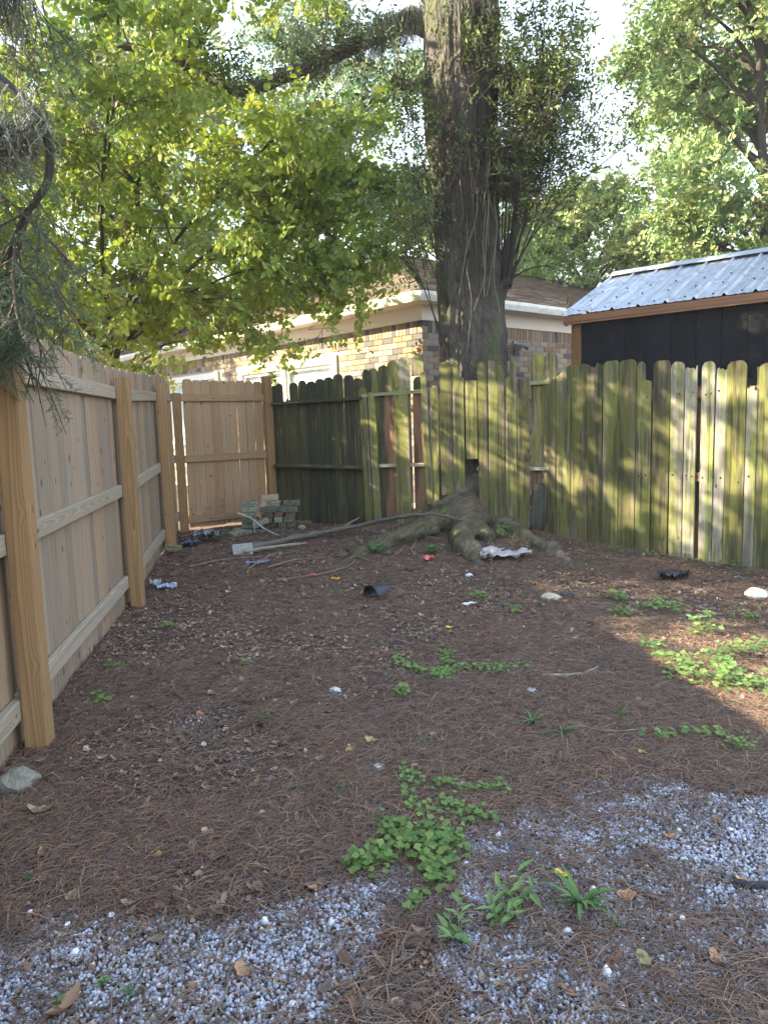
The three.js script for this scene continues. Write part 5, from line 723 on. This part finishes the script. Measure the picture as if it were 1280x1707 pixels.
leafyWeed(1102, 'pointed-leaved weed clump on gravel, nearest the ivy shoot', 0.17, -1.83, 5, 0.104, 0.047, [0.15, 0.24, 0.075]);
leafyWeed(1103, 'pointed-leaved weed clump in the middle of three on gravel', 0.28, -1.88, 5, 0.104, 0.047, [0.15, 0.24, 0.075]);
leafyWeed(1104, 'taller pointed-leaved weed next to the broad grass tuft', 0.365, -1.955, 4, 0.120, 0.054, [0.16, 0.25, 0.075]);
blades(1105, 'grass_tuft', 'thin grass tuft leaning over the litter above the gravel', 0.64, -3.2, 16, 0.14, 0.004, [0.09, 0.15, 0.045], 0.9);
blades(1106, 'grass_tuft', 'sparse flat grass tuft beside the leaning one', 0.74, -3.08, 12, 0.13, 0.0045, [0.09, 0.15, 0.05], 1.0);
blades(1107, 'grass_tuft', 'slim upright grass sprout below the sunlit weeds', 1.04, -3.22, 8, 0.15, 0.003, [0.12, 0.18, 0.05], 0.4);
leafyWeed(1108, 'dark seedling by the picture edge near the fence foot', -1.13, -2.12, 2, 0.040, 0.022, [0.07, 0.16, 0.06]);
leafyWeed(1109, 'bright seedling at the lower corner among stones', -0.75, -1.72, 2, 0.056, 0.025, [0.13, 0.23, 0.05]);
leafyWeed(1110, 'star-shaped seedling beside the bright one', -0.66, -1.66, 2, 0.044, 0.022, [0.09, 0.18, 0.08]);
leafyWeed(1111, 'low seedling at the bottom edge of the picture', -0.82, -1.63, 2, 0.048, 0.022, [0.11, 0.2, 0.05]);
leafyWeed(1112, 'small dark seedling in the needle litter', -0.57, -2.37, 2, 0.040, 0.022, [0.07, 0.15, 0.05]);
leafyWeed(1113, 'small pale seedling farther up the needle litter', -0.4, -2.48, 2, 0.048, 0.022, [0.09, 0.17, 0.06]);
leafyWeed(1114, 'brown-tinged wilted weed in mid yard', -0.58, -3.3, 4, 0.088, 0.040, [0.10, 0.09, 0.035]);
leafyWeed(1115, 'slender seedling beside the ivy clump', -0.19, -2.62, 2, 0.064, 0.029, [0.09, 0.18, 0.06]);
leafyWeed(1116, 'yellow-green seedling in front of the ivy clump', -0.06, -2.4, 2, 0.064, 0.029, [0.13, 0.22, 0.06]);
leafyWeed(1117, 'dark seedling between the ivy patches', 0.16, -3.02, 3, 0.048, 0.022, [0.06, 0.13, 0.05]);
leafyWeed(1118, 'tiny seedling past the broad grass tuft', 0.60, -1.86, 2, 0.032, 0.022, [0.12, 0.22, 0.05]);

// ------------------------------------------------------------------ pile of old bricks in the corner
{
  reseed(1200);
  const mossB = pix(256, 256, (x, y) => { const n = fbm(x * 0.035, y * 0.035, 4, 4), m = sstep(0.46, 0.58, n), s = n3(x * 0.4, y * 0.4); return mix3([0.20 + 0.1 * s, 0.18 + 0.09 * s, 0.15 + 0.08 * s], [0.10, 0.12, 0.035].map((v) => v * (0.6 + 0.8 * s)), m); }, true);
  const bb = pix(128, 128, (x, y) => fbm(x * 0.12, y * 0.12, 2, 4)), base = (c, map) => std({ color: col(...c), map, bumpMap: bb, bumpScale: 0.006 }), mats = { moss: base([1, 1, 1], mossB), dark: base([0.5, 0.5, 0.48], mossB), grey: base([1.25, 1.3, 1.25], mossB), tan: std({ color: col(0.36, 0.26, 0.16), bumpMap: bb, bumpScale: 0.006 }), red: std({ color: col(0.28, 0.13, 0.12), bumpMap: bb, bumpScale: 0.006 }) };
  const brickGeo = (k) => { reseed(1210 + k); const g = new THREE.BoxGeometry(0.2, 0.064, 0.1, 8, 3, 4), P = g.attributes.position; for (let i = 0; i < P.count; i++) { const x = P.getX(i), y = P.getY(i), z = P.getZ(i), ed = (Math.abs(x) > 0.099 ? 1 : 0) + (Math.abs(y) > 0.031 ? 1 : 0) + (Math.abs(z) > 0.049 ? 1 : 0), s = ed >= 2 ? 0.93 : 1, q = 0.006 * (n3(x * 40 + k * 7, y * 40, z * 40 + 3) - 0.5); P.setXYZ(i, x * (ed >= 2 && Math.abs(x) > 0.099 ? 0.975 : 1) + q, y * s + q, z * (ed >= 2 && Math.abs(z) > 0.049 ? 0.95 : 1) + q); } g.computeVertexNormals(); return g; };
  const geos = [0, 1, 2, 3].map(brickGeo), O = V(-1.47, 0.09, -8.95), yaw = 0.15;
  const put = (dx, row, dz, ry, m, label, tilt = [0, 0], dy = 0) => { const b = solo('paving_brick', geos[ri(4)], mats[m], label, 'brick', 'bricks of the corner pile'); b.position.set(O.x + dx + rr(-0.008, 0.008), O.y + 0.032 + row * 0.066 + dy, O.z + dz + rr(-0.02, 0.02)); b.rotation.set(tilt[0] + rr(-0.03, 0.03), ry + rr(-0.12, 0.12), tilt[1] + rr(-0.04, 0.04), 'YXZ'); return b; };
  const E = Math.PI / 2, com = 'moss-stained old brick stacked in the corner brick pile';
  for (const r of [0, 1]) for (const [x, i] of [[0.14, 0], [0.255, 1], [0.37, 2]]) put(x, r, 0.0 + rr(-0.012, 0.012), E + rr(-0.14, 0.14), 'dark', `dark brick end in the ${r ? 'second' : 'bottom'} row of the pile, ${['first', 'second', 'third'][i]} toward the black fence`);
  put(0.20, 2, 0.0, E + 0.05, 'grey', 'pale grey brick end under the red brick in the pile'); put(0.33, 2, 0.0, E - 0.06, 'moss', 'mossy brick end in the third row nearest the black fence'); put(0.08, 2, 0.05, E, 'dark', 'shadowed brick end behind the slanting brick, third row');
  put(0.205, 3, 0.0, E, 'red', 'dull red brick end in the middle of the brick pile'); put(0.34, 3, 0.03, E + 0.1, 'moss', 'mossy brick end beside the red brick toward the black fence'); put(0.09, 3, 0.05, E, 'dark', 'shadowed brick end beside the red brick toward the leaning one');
  put(0.25, 4, 0.03, 0.12, 'moss', 'long mossy brick lying across the top of the red brick'); put(0.10, 4, 0.10, 0.05, 'dark', 'dark brick under the green mossy upper-row brick');
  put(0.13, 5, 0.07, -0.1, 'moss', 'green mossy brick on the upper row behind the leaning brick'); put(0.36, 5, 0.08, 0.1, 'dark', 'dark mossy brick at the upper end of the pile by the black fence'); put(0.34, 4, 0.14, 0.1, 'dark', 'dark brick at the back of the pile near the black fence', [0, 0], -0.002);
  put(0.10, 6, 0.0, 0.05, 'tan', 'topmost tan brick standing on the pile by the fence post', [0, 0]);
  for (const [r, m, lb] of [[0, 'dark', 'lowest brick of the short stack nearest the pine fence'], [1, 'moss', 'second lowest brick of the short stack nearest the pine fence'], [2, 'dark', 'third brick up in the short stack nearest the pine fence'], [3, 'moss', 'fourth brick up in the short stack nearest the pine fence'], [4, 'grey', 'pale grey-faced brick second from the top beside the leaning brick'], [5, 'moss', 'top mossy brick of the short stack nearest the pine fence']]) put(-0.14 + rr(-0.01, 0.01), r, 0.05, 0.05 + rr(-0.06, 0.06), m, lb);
  put(-0.02, 3.2, 0.07, 0.3, 'tan', 'clean tan brick leaning steeply against the mossy stack', [0.15, 1.15], 0.06); put(0.0, 1.6, 0.16, 0.1, 'moss', 'slanting mossy brick propped on the front of the pile', [0, 0.38], 0.0); put(-0.15, 0, 0.16, 0.3, 'moss', 'small mossy brick on the ground before the short stack'); put(0.0, 0.0, 0.17, 0.05, 'dark', 'dark brick on the ground under the slanting brick');
  put(-0.27, 0, 0.26, 0.9, 'moss', 'loose mossy brick lying in front of the pile', [0.1, 0.15]); put(-0.40, 0, 0.10, 0.2, 'dark', 'half-buried dark brick beside the pile near the pine fence', [0, 0.1], -0.015); put(-0.33, 0, 0.02, 1.2, 'grey', 'small pale brick end lying left of the pile', [0, 0.1], -0.01);
  const st = new THREE.IcosahedronGeometry(0.045, 2); const rk = solo('round_stone', st, mats.grey, 'round grey stone at the end of the brick pile', 'stone'); rk.position.set(O.x + 0.47, O.y + 0.045, O.z + 0.02); rk.scale.set(1.1, 0.85, 1);
}
// ------------------------------------------------------------------ fallen branch, sticks and boards
const stick = (name, label, pts, r0, r1, c, o = {}) => { reseed(o.seed ?? 5); const p = curve(pts, 30), mb = new MB(), n = p.length - 1; p.forEach((q, i) => q.add(V(gauss(), gauss() * 0.6, gauss()).multiplyScalar(r0 * 0.3))); mb.tube(p, p.map((_, i) => lerp(r0, r1, i / n) * (1 + 0.7 * (n3(i * 0.9, r0 * 900) - 0.5))), o.sides ?? 8, null, 2); for (const [t, d, l] of o.twigs ?? []) { const q = p[Math.round(t * n)]; mb.tube(curve([q, q.clone().add(V(...d).multiplyScalar(l * 0.5)), q.clone().add(V(...d).multiplyScalar(l)).add(V(0, -0.02, 0))], 6), [0.008, 0.008, 0.007, 0.006, 0.005, 0.004, 0.003], 5); } return solo(name, mb.geo(), o.mat ?? std({ color: col(...c), map: barkStick, bumpMap: barkTex, bumpScale: 0.005 }), label, 'branch'); };
const barkStick = pix(128, 256, (x, y) => { const n = 0.5 + 0.7 * (fbm(x * 0.15, y * 0.03, 6, 4)); return [n, n, n]; }, true);
stick('fallen_branch', 'long grey fallen branch lying from the white block across the oak roots', [[-1.42, 0.13, -7.6], [-1.1, 0.15, -7.85], [-0.7, 0.17, -8.25], [-0.25, 0.24, -8.3], [0.15, 0.35, -8.0], [0.5, 0.40, -7.8], [0.85, 0.33, -7.72]], 0.04, 0.012, [0.13, 0.11, 0.09], { seed: 3, twigs: [[0.55, [0.1, -0.3, 0.5], 0.3], [0.62, [0.5, 0.5, 0.1], 0.35], [0.75, [0.2, -0.5, 0.6], 0.4], [0.4, [0.6, 0.4, -0.3], 0.3]] });
stick('split_branch', 'pale split limb end lying beside the white block', [[-1.44, 0.11, -7.5], [-1.15, 0.12, -7.66], [-0.85, 0.12, -7.85]], 0.024, 0.015, [0.30, 0.25, 0.19], { seed: 4 });
{ const g = new THREE.BoxGeometry(0.20, 0.11, 0.09, 4, 3, 3), P = g.attributes.position; for (let i = 0; i < P.count; i++) { const q = 0.012 * (n3(P.getX(i) * 30, P.getY(i) * 30 + 5, P.getZ(i) * 30) - 0.5); P.setXYZ(i, P.getX(i) + q, P.getY(i) + q, P.getZ(i)); } g.computeVertexNormals(); const m = solo('wood_block', g, std({ color: col(0.40, 0.40, 0.37), map: barkStick }), 'chalky white wood block at the end of the fallen branch', 'block'); m.position.copy(onG(-1.46, -7.55, 0.052)); m.rotation.set(0, 0.12, 0.06); }
stick('bleached_stick', 'bleached forked stick leaning on the front of the brick pile', [[-1.72, 0.36, -8.72], [-1.55, 0.30, -8.66], [-1.42, 0.2, -8.6], [-1.22, 0.11, -8.5]], 0.012, 0.007, [0.5, 0.46, 0.38], { seed: 6, twigs: [[0.35, [0.1, -0.7, 0.1], 0.2]] });
for (let i = 0; i < 16; i++) { reseed(1500 + i); const x = rr(-1.7, 1.3), z = rr(-8.6, -7.0), a = rr(0, 6.28), l = rr(0.15, 0.4), y = gh(x, z) + 0.02; if (!inYard(x, z)) continue; stick('thin_stick', `thin grey twig lying ${x < -0.9 ? 'by the brick pile' : x < 0 ? 'beside the long fallen branch' : 'among the oak roots'} with other twigs`, [[x - Math.cos(a) * l, y, z - Math.sin(a) * l], [x, y + 0.02, z], [x + Math.cos(a + 0.3) * l, y + rr(0.0, 0.06), z + Math.sin(a + 0.3) * l]], 0.008, 0.004, [0.25, 0.21, 0.16], { seed: 1500 + i }).userData.group = 'twigs around the oak roots'; }
stick('thin_stick', 'thin pale stick rising beside the fallen branch', [[-0.78, 0.12, -8.3], [-0.5, 0.2, -8.35], [-0.28, 0.3, -8.5]], 0.008, 0.004, [0.4, 0.36, 0.28], { seed: 8 });
stick('ground_stick', 'pale curved stick lying on the ground below the shaded weeds', [[0.82, 0.01, -3.84], [0.95, 0.016, -3.83], [1.06, 0.014, -3.88], [1.16, 0.012, -3.98]].map(([x, y, z]) => [x, gh(x, z) + y, z]), 0.008, 0.006, [0.42, 0.36, 0.27], { seed: 9 });
stick('ground_stick', 'bleached bent stick on the gravel below the broad grass tuft', [[0.41, 0.01, -1.93], [0.405, 0.012, -1.85], [0.425, 0.01, -1.78], [0.45, 0.01, -1.72]].map(([x, y, z]) => [x, gh(x, z) + y, z]), 0.0035, 0.0028, [0.55, 0.5, 0.36], { seed: 10 });
stick('ground_stick', 'dark stick lying near the foot of the pine fence', [[-1.18, 0.012, -3.9], [-1.12, 0.014, -3.75], [-1.03, 0.012, -3.62]].map(([x, y, z]) => [x, gh(x, z) + y, z]), 0.013, 0.01, [0.14, 0.10, 0.08], { seed: 11 });
stick('ground_stick', 'long slim stick crossing the shaded litter in front of the weeds', [[0.78, 0.012, -3.22], [0.95, 0.02, -3.08], [1.2, 0.016, -3.12]].map(([x, y, z]) => [x, gh(x, z) + y, z]), 0.005, 0.003, [0.34, 0.28, 0.21], { seed: 12 });
stick('ground_stick', 'long thin stick in front of the fallen branch', [[-0.95, 0.02, -6.35], [-0.6, 0.03, -6.5], [-0.35, 0.03, -6.75], [-0.28, 0.03, -7.0]].map(([x, y, z]) => [x, gh(x, z) + y, z]), 0.009, 0.005, [0.2, 0.16, 0.12], { seed: 13 });
stick('ground_stick', 'brown stick lying on gravel at the edge of the picture', [[0.72, 0.01, -1.87], [0.86, 0.014, -1.9], [1.02, 0.012, -1.88], [1.2, 0.01, -1.95]].map(([x, y, z]) => [x, gh(x, z) + y, z]), 0.0045, 0.003, [0.3, 0.2, 0.14], { seed: 14 });
stick('charred_stick', 'short black stick on the gravel at the edge of the picture', [[0.99, 0.012, -2.02], [1.05, 0.014, -2.0], [1.14, 0.012, -2.01]].map(([x, y, z]) => [x, gh(x, z) + y, z]), 0.012, 0.01, [0.05, 0.05, 0.05], { seed: 15 });
{ const m = solo('wood_offcut', boxWood(0.045, 0.17, 0.045, 'x'), M.grey[1], 'short weathered wood offcut sticking out beside the third fence post', 'board'); m.position.set(-2.27, gh(-2.2, -7.62) + 0.10, -7.60); m.rotation.set(0, 0.05, -0.08); }
// ------------------------------------------------------------------ litter thrown about
function crumple(w, d, n, h, sd, flat = 0) { const g = new THREE.PlaneGeometry(w, d, n, n).rotateX(-Math.PI / 2), P = g.attributes.position; for (let i = 0; i < P.count; i++) { const x = P.getX(i), z = P.getZ(i), a = fbm(x / w * 5 + sd, z / d * 5, sd, 3), r = 1 - Math.abs(2 * n3(x / w * 7 + sd, z / d * 7 + 3, sd) - 1), b = fbm(x / w * 9, z / d * 9 + 7, sd, 2); P.setXYZ(i, x + w * 0.18 * (b - 0.5) + w * 0.14 * (n3(x / w * 3, z / d * 3, sd + 5) - 0.5), h * (0.7 * a + 0.6 * r * (1 - flat)), z + d * 0.2 * (a - 0.5)); } g.computeVertexNormals(); return g; }
const sheet = (name, w, d, h, sd, mat, x, z, ry, label, cat, dy = 0) => { const m = solo(name, crumple(w, d, 22, h, sd), mat, label, cat); m.position.copy(onG(x, z, dy)); m.rotation.y = ry; return m; };
const plas = (c, r = 0.45) => std({ color: col(...c), roughness: r, side: THREE.DoubleSide });
sheet('plastic_bag', 0.48, 0.26, 0.10, 3, plas([0.34, 0.31, 0.29]), 1.13, -6.93, 0.1, 'crumpled dirty white plastic bag lying between the oak roots', 'bag', -0.015); sheet('plastic_bag', 0.26, 0.16, 0.07, 23, plas([0.40, 0.38, 0.36]), 1.0, -7.12, 0.6, 'greyish smaller bag scrap just behind the white bag', 'bag', -0.01);
sheet('plastic_wrap', 0.30, 0.26, 0.16, 5, plas([0.12, 0.13, 0.135], 0.25), -2.0, -8.3, 0.2, 'translucent bluish plastic wrap heaped by the corner post', 'plastic', -0.02); sheet('plastic_wrap', 0.2, 0.16, 0.08, 35, plas([0.08, 0.10, 0.15], 0.3), -2.12, -8.05, 0.9, 'dark blue plastic film spread before the wrap heap', 'plastic', -0.01); sheet('plastic_wrap', 0.22, 0.12, 0.05, 7, plas([0.13, 0.15, 0.18], 0.35), -1.22, -7.05, 0.2, 'flat blue-grey plastic scrap below the white block', 'plastic', -0.005);
sheet('wrapper', 0.17, 0.09, 0.05, 9, plas([0.30, 0.34, 0.44]), -1.86, -6.2, 0.3, 'blue and pale snack wrapper near the second fence post', 'wrapper'); sheet('wrapper', 0.09, 0.09, 0.08, 29, plas([0.45, 0.48, 0.46], 0.3), -1.98, -6.28, 0.3, 'pale crushed cup beside the blue wrapper', 'cup'); sheet('wrapper', 0.07, 0.06, 0.04, 11, plas([0.62, 0.10, 0.12]), -0.65, -6.49, 0.5, 'small red wrapper scrap in front of the fallen branch', 'wrapper'); sheet('wrapper', 0.08, 0.04, 0.03, 13, plas([0.72, 0.34, 0.04]), -0.44, -6.37, -0.5, 'small orange wrapper scrap right of the red one', 'wrapper'); sheet('wrapper', 0.09, 0.07, 0.07, 15, plas([0.62, 0.13, 0.13]), 0.41, -6.93, 0.2, 'coral red scrap under the oak roots', 'wrapper'); sheet('wrapper', 0.1, 0.04, 0.03, 17, plas([0.6, 0.6, 0.58]), 0.62, -5.42, 0.4, 'white paper scrap in front of the black shard', 'paper');
sheet('plastic_bag', 0.26, 0.15, 0.09, 19, plas([0.02, 0.02, 0.023], 0.4), 2.36, -6.0, 0.4, 'crumpled black plastic bag scrap near the mossy fence', 'bag', -0.01); sheet('bottle_cap', 0.035, 0.035, 0.012, 21, plas([0.08, 0.2, 0.62]), -0.8, -1.66, 0.2, 'tiny blue plastic scrap at the lower corner', 'plastic');
{ // broken black pot: a curved shard with a folded rim
  reseed(1300); const mb = new MB(), N = 14, R0 = 0.075, L = 0.13; for (const [ra, s] of [[R0, 1], [R0 - 0.004, -1]]) { const ids = []; for (let i = 0; i <= N; i++) { const a = lerp(-0.4, 3.3, i / N); for (const t of [0, 0.85, 1]) { const r = (ra + (t >= 0.85 ? 0.006 : 0)) * (1 + 0.25 * t), jag = t === 0 ? 0.03 * n3(i * 1.3, 2) : 0; ids.push(mb.v(V(Math.cos(a) * r, Math.sin(a) * r * 0.9, (t - 0.5) * L + jag), V(Math.cos(a) * s, Math.sin(a) * s, 0), 0, 0)); } } for (let i = 0; i < N; i++) for (let k = 0; k < 2; k++) { const a = i * 3 + k; const q = [ids[a], ids[a + 1], ids[a + 3], ids[a + 4]]; s > 0 ? (mb.tri(q[0], q[2], q[1]), mb.tri(q[1], q[2], q[3])) : (mb.tri(q[0], q[1], q[2]), mb.tri(q[1], q[3], q[2])); } } const m = solo('pot_shard', mb.geo(), std({ color: col(0.018, 0.019, 0.022), roughness: 0.45, side: THREE.DoubleSide }), 'broken black plastic pot lying alone in the middle of the yard', 'pot'); m.position.copy(onG(-0.07, -5.73, 0.035)); m.rotation.set(0.15, -0.9, 0.5, 'YXZ'); }
const rock = (label, x, z, s, c, sd, sy = 0.6) => { reseed(sd); const g = new THREE.IcosahedronGeometry(1, 4), P = g.attributes.position; for (let i = 0; i < P.count; i++) { const a = P.getX(i), b = P.getY(i), d = P.getZ(i), r = 0.6 + 0.8 * fbm(a * 1.7 + sd, b * 1.7, d * 1.7 + sd, 4); P.setXYZ(i, a * r, b * r * sy, d * r); } g.computeVertexNormals(); const m = solo('stone', g, std({ color: col(...c), bumpMap: barkTex, bumpScale: 0.004 }), label, 'stone'); m.scale.setScalar(s); m.position.copy(onG(x, z, s * sy * 0.35)); return m; };
rock('white stone near the mossy fence at the picture edge', 2.76, -5.43, 0.085, [0.52, 0.5, 0.44], 31); rock('pale yellow stone in front of the spreading oak root', 1.25, -5.55, 0.075, [0.42, 0.36, 0.24], 32, 0.45); rock('dark wet stone beside the pale yellow stone', 1.38, -5.6, 0.05, [0.04, 0.04, 0.04], 33); rock('mossy rock at the fence foot by the nearest post', -1.46, -2.76, 0.075, [0.20, 0.19, 0.14], 34, 0.7);
rock('small white stone by the ivy mat', -0.05, -2.83, 0.024, [0.6, 0.58, 0.55], 35); rock('small white stone in mid yard litter', -0.28, -3.72, 0.03, [0.55, 0.53, 0.5], 36); rock('small white stone right of the branching ivy', 0.72, -3.62, 0.026, [0.58, 0.56, 0.54], 37); rock('white pebble near the oak root tip', 0.72, -6.35, 0.035, [0.55, 0.53, 0.5], 38);

// ------------------------------------------------------------------ cedar at the picture edge, hanging over the pine fence
{
  const sp = [1, 2, 3].map((k) => { reseed(1400 + k); const mb = new MB(); mb.tube([V(0, 0, 0), V(0.01, 0.1, 0), V(0, 0.2, 0.01)], [0.0016, 0.0013, 0.0007], 3, col(0.12, 0.08, 0.05)); for (let i = 0; i < 46; i++) { const t = rnd(), g = rr(0, 6.28), b = V(0.01 * Math.sin(t * 3), t * 0.2, 0), d = V(Math.cos(g), rr(0.5, 1.2), Math.sin(g)).normalize(), L = rr(0.02, 0.05) * (1.15 - 0.5 * t), k2 = rr(0.7, 1.3); mb.tube([b, b.clone().addScaledVector(d, L * 0.6), b.clone().addScaledVector(d, L).add(V(0, -0.004, 0))], [0.0011, 0.0011, 0.0005], 3, col(0.075 * k2, 0.115 * k2, 0.055 * k2)); } return mb.geo(); });
  reseed(1410); const t = thing('cedar_tree', 'feathery grey-green cedar drooping over the pine fence at the picture edge', 'tree');
  const cr = crown([
    { p: [[-2.9, 0, -2.7], [-2.85, 1.5, -2.7], [-2.75, 3.2, -2.7], [-2.7, 5, -2.7], [-2.6, 7, -2.8]], r0: 0.12, r1: 0.03, from: 0.35, dens: 6 },
    { p: [[-2.75, 3.0, -2.7], [-2.2, 2.95, -2.75], [-1.7, 2.75, -2.85], [-1.48, 2.5, -2.9], [-1.42, 2.25, -2.9]], r0: 0.03, r1: 0.008, from: 0.3, dens: 5 },
    { p: [[-2.75, 3.4, -2.7], [-2.0, 3.2, -2.9], [-1.5, 2.8, -3.0], [-1.26, 2.55, -3.0], [-1.25, 2.35, -3.0], [-1.36, 2.2, -3.0], [-1.43, 2.05, -3.0], [-1.46, 1.8, -3.0]], r0: 0.028, r1: 0.007, from: 0.6, dens: 5 },
    { p: [[-2.75, 4.0, -2.7], [-2.1, 3.9, -3.1], [-1.7, 3.6, -3.3], [-1.5, 3.2, -3.4]], r0: 0.03, r1: 0.008, from: 0.3, dens: 6 },
    { p: [[-2.7, 3.6, -2.7], [-2.7, 3.8, -3.5], [-2.5, 3.7, -4.2], [-2.35, 3.4, -4.7]], r0: 0.03, r1: 0.008, from: 0.3, dens: 6 },
    { p: [[-2.75, 4.5, -2.7], [-2.3, 4.9, -3.4], [-2.0, 4.9, -4.1], [-1.9, 4.6, -4.6]], r0: 0.03, r1: 0.008, from: 0.3, dens: 6 },
  ], { dens: 5, l1: 0.62, n2: 5, l2: 0.3, n3: 4, droop: 0.22, lift: -0.25, size: 1, tint: (p) => { const k = rr(0.75, 1.25); return col(k, k, k * rr(0.9, 1.2)); }, cull: (p) => sunClear(p, 0.03) || p.y < 1.5 || p.x > -1.16 || (p.z > -2.55 && p.x > -1.5 && p.y < 2.9) });
  console.log('cedar', cr.sp.length); plant(t, cr, barkM, sp, std({ vertexColors: true, roughness: 0.85 }));
}
// ------------------------------------------------------------------ Spanish moss
const strandG = [1, 2, 3].map((k) => { reseed(1450 + k); const mb = new MB(); for (let i = 0; i < 9; i++) { const pts = [], x0 = rr(-0.03, 0.03), z0 = rr(-0.03, 0.03), L = rr(0.4, 1); let x = x0, z = z0; for (let j = 0; j <= 8; j++) { pts.push(V(x, -j / 8 * L, z)); x += gauss() * 0.02; z += gauss() * 0.02; } const c = rr(0.8, 1.2); mb.tube(pts, pts.map((_, j) => 0.0032 * (1 - j / 10)), 3, col(0.19 * c, 0.195 * c, 0.145 * c)); for (let j = 1; j < 8; j++) { const q = pts[j]; mb.tube([q, q.clone().add(V(gauss() * 0.05, -rr(0.02, 0.07), gauss() * 0.05))], [0.0022, 0.001], 3, col(0.19 * c, 0.195 * c, 0.145 * c)); } } return mb.geo(); }), mossMat = std({ vertexColors: true, roughness: 1 });
function moss(sd, label, a, b, n, len) { reseed(sd); const t = thing('spanish_moss', label, 'moss', [0, 0, 0], 0, 'hanging moss'), ls = [[], [], []]; for (let i = 0; i < n; i++) { const p = V(...a).lerp(V(...b), rnd()).add(V(gauss() * 0.06, gauss() * 0.05, gauss() * 0.06)), s = len * rr(0.5, 1.15), k = rr(0.75, 1.2); ls[i % 3].push({ m: TRS(p, gauss() * 0.1, rr(-3, 3), gauss() * 0.1, V(rr(0.9, 1.5), s, rr(0.9, 1.5))), c: col(k, k, k) }); } strandG.forEach((g, k) => copies('strands', g, mossMat, ls[k], t)); }
moss(1461, 'grey moss hanging from the oak limb near the trunk', [0.55, 5.9, -8.72], [0.0, 5.75, -8.95], 70, 0.5); moss(1462, 'thick grey moss hanging in front of the upper trunk', [0.75, 6.15, -8.05], [1.3, 6.25, -8.1], 90, 0.75); moss(1463, 'moss tuft on the middle of the oak limb', [-0.35, 5.65, -9.18], [-0.7, 5.58, -9.3], 26, 0.3); moss(1464, 'long moss beard high above the shed', [3.0, 7.1, -7.9], [3.3, 7.0, -7.7], 40, 0.9); moss(1465, 'dark moss tuft at the top between oak and sky', [2.4, 6.65, -8.1], [2.55, 6.7, -8.05], 26, 0.5); moss(1466, 'moss strands trailing from the cedar at the top corner', [-1.75, 3.75, -3.3], [-1.5, 3.25, -3.4], 40, 0.45); moss(1467, 'moss on the cedar branch at the picture edge', [-1.45, 2.5, -2.95], [-1.3, 2.6, -3.0], 22, 0.28);

renderer.render(scene, camera);
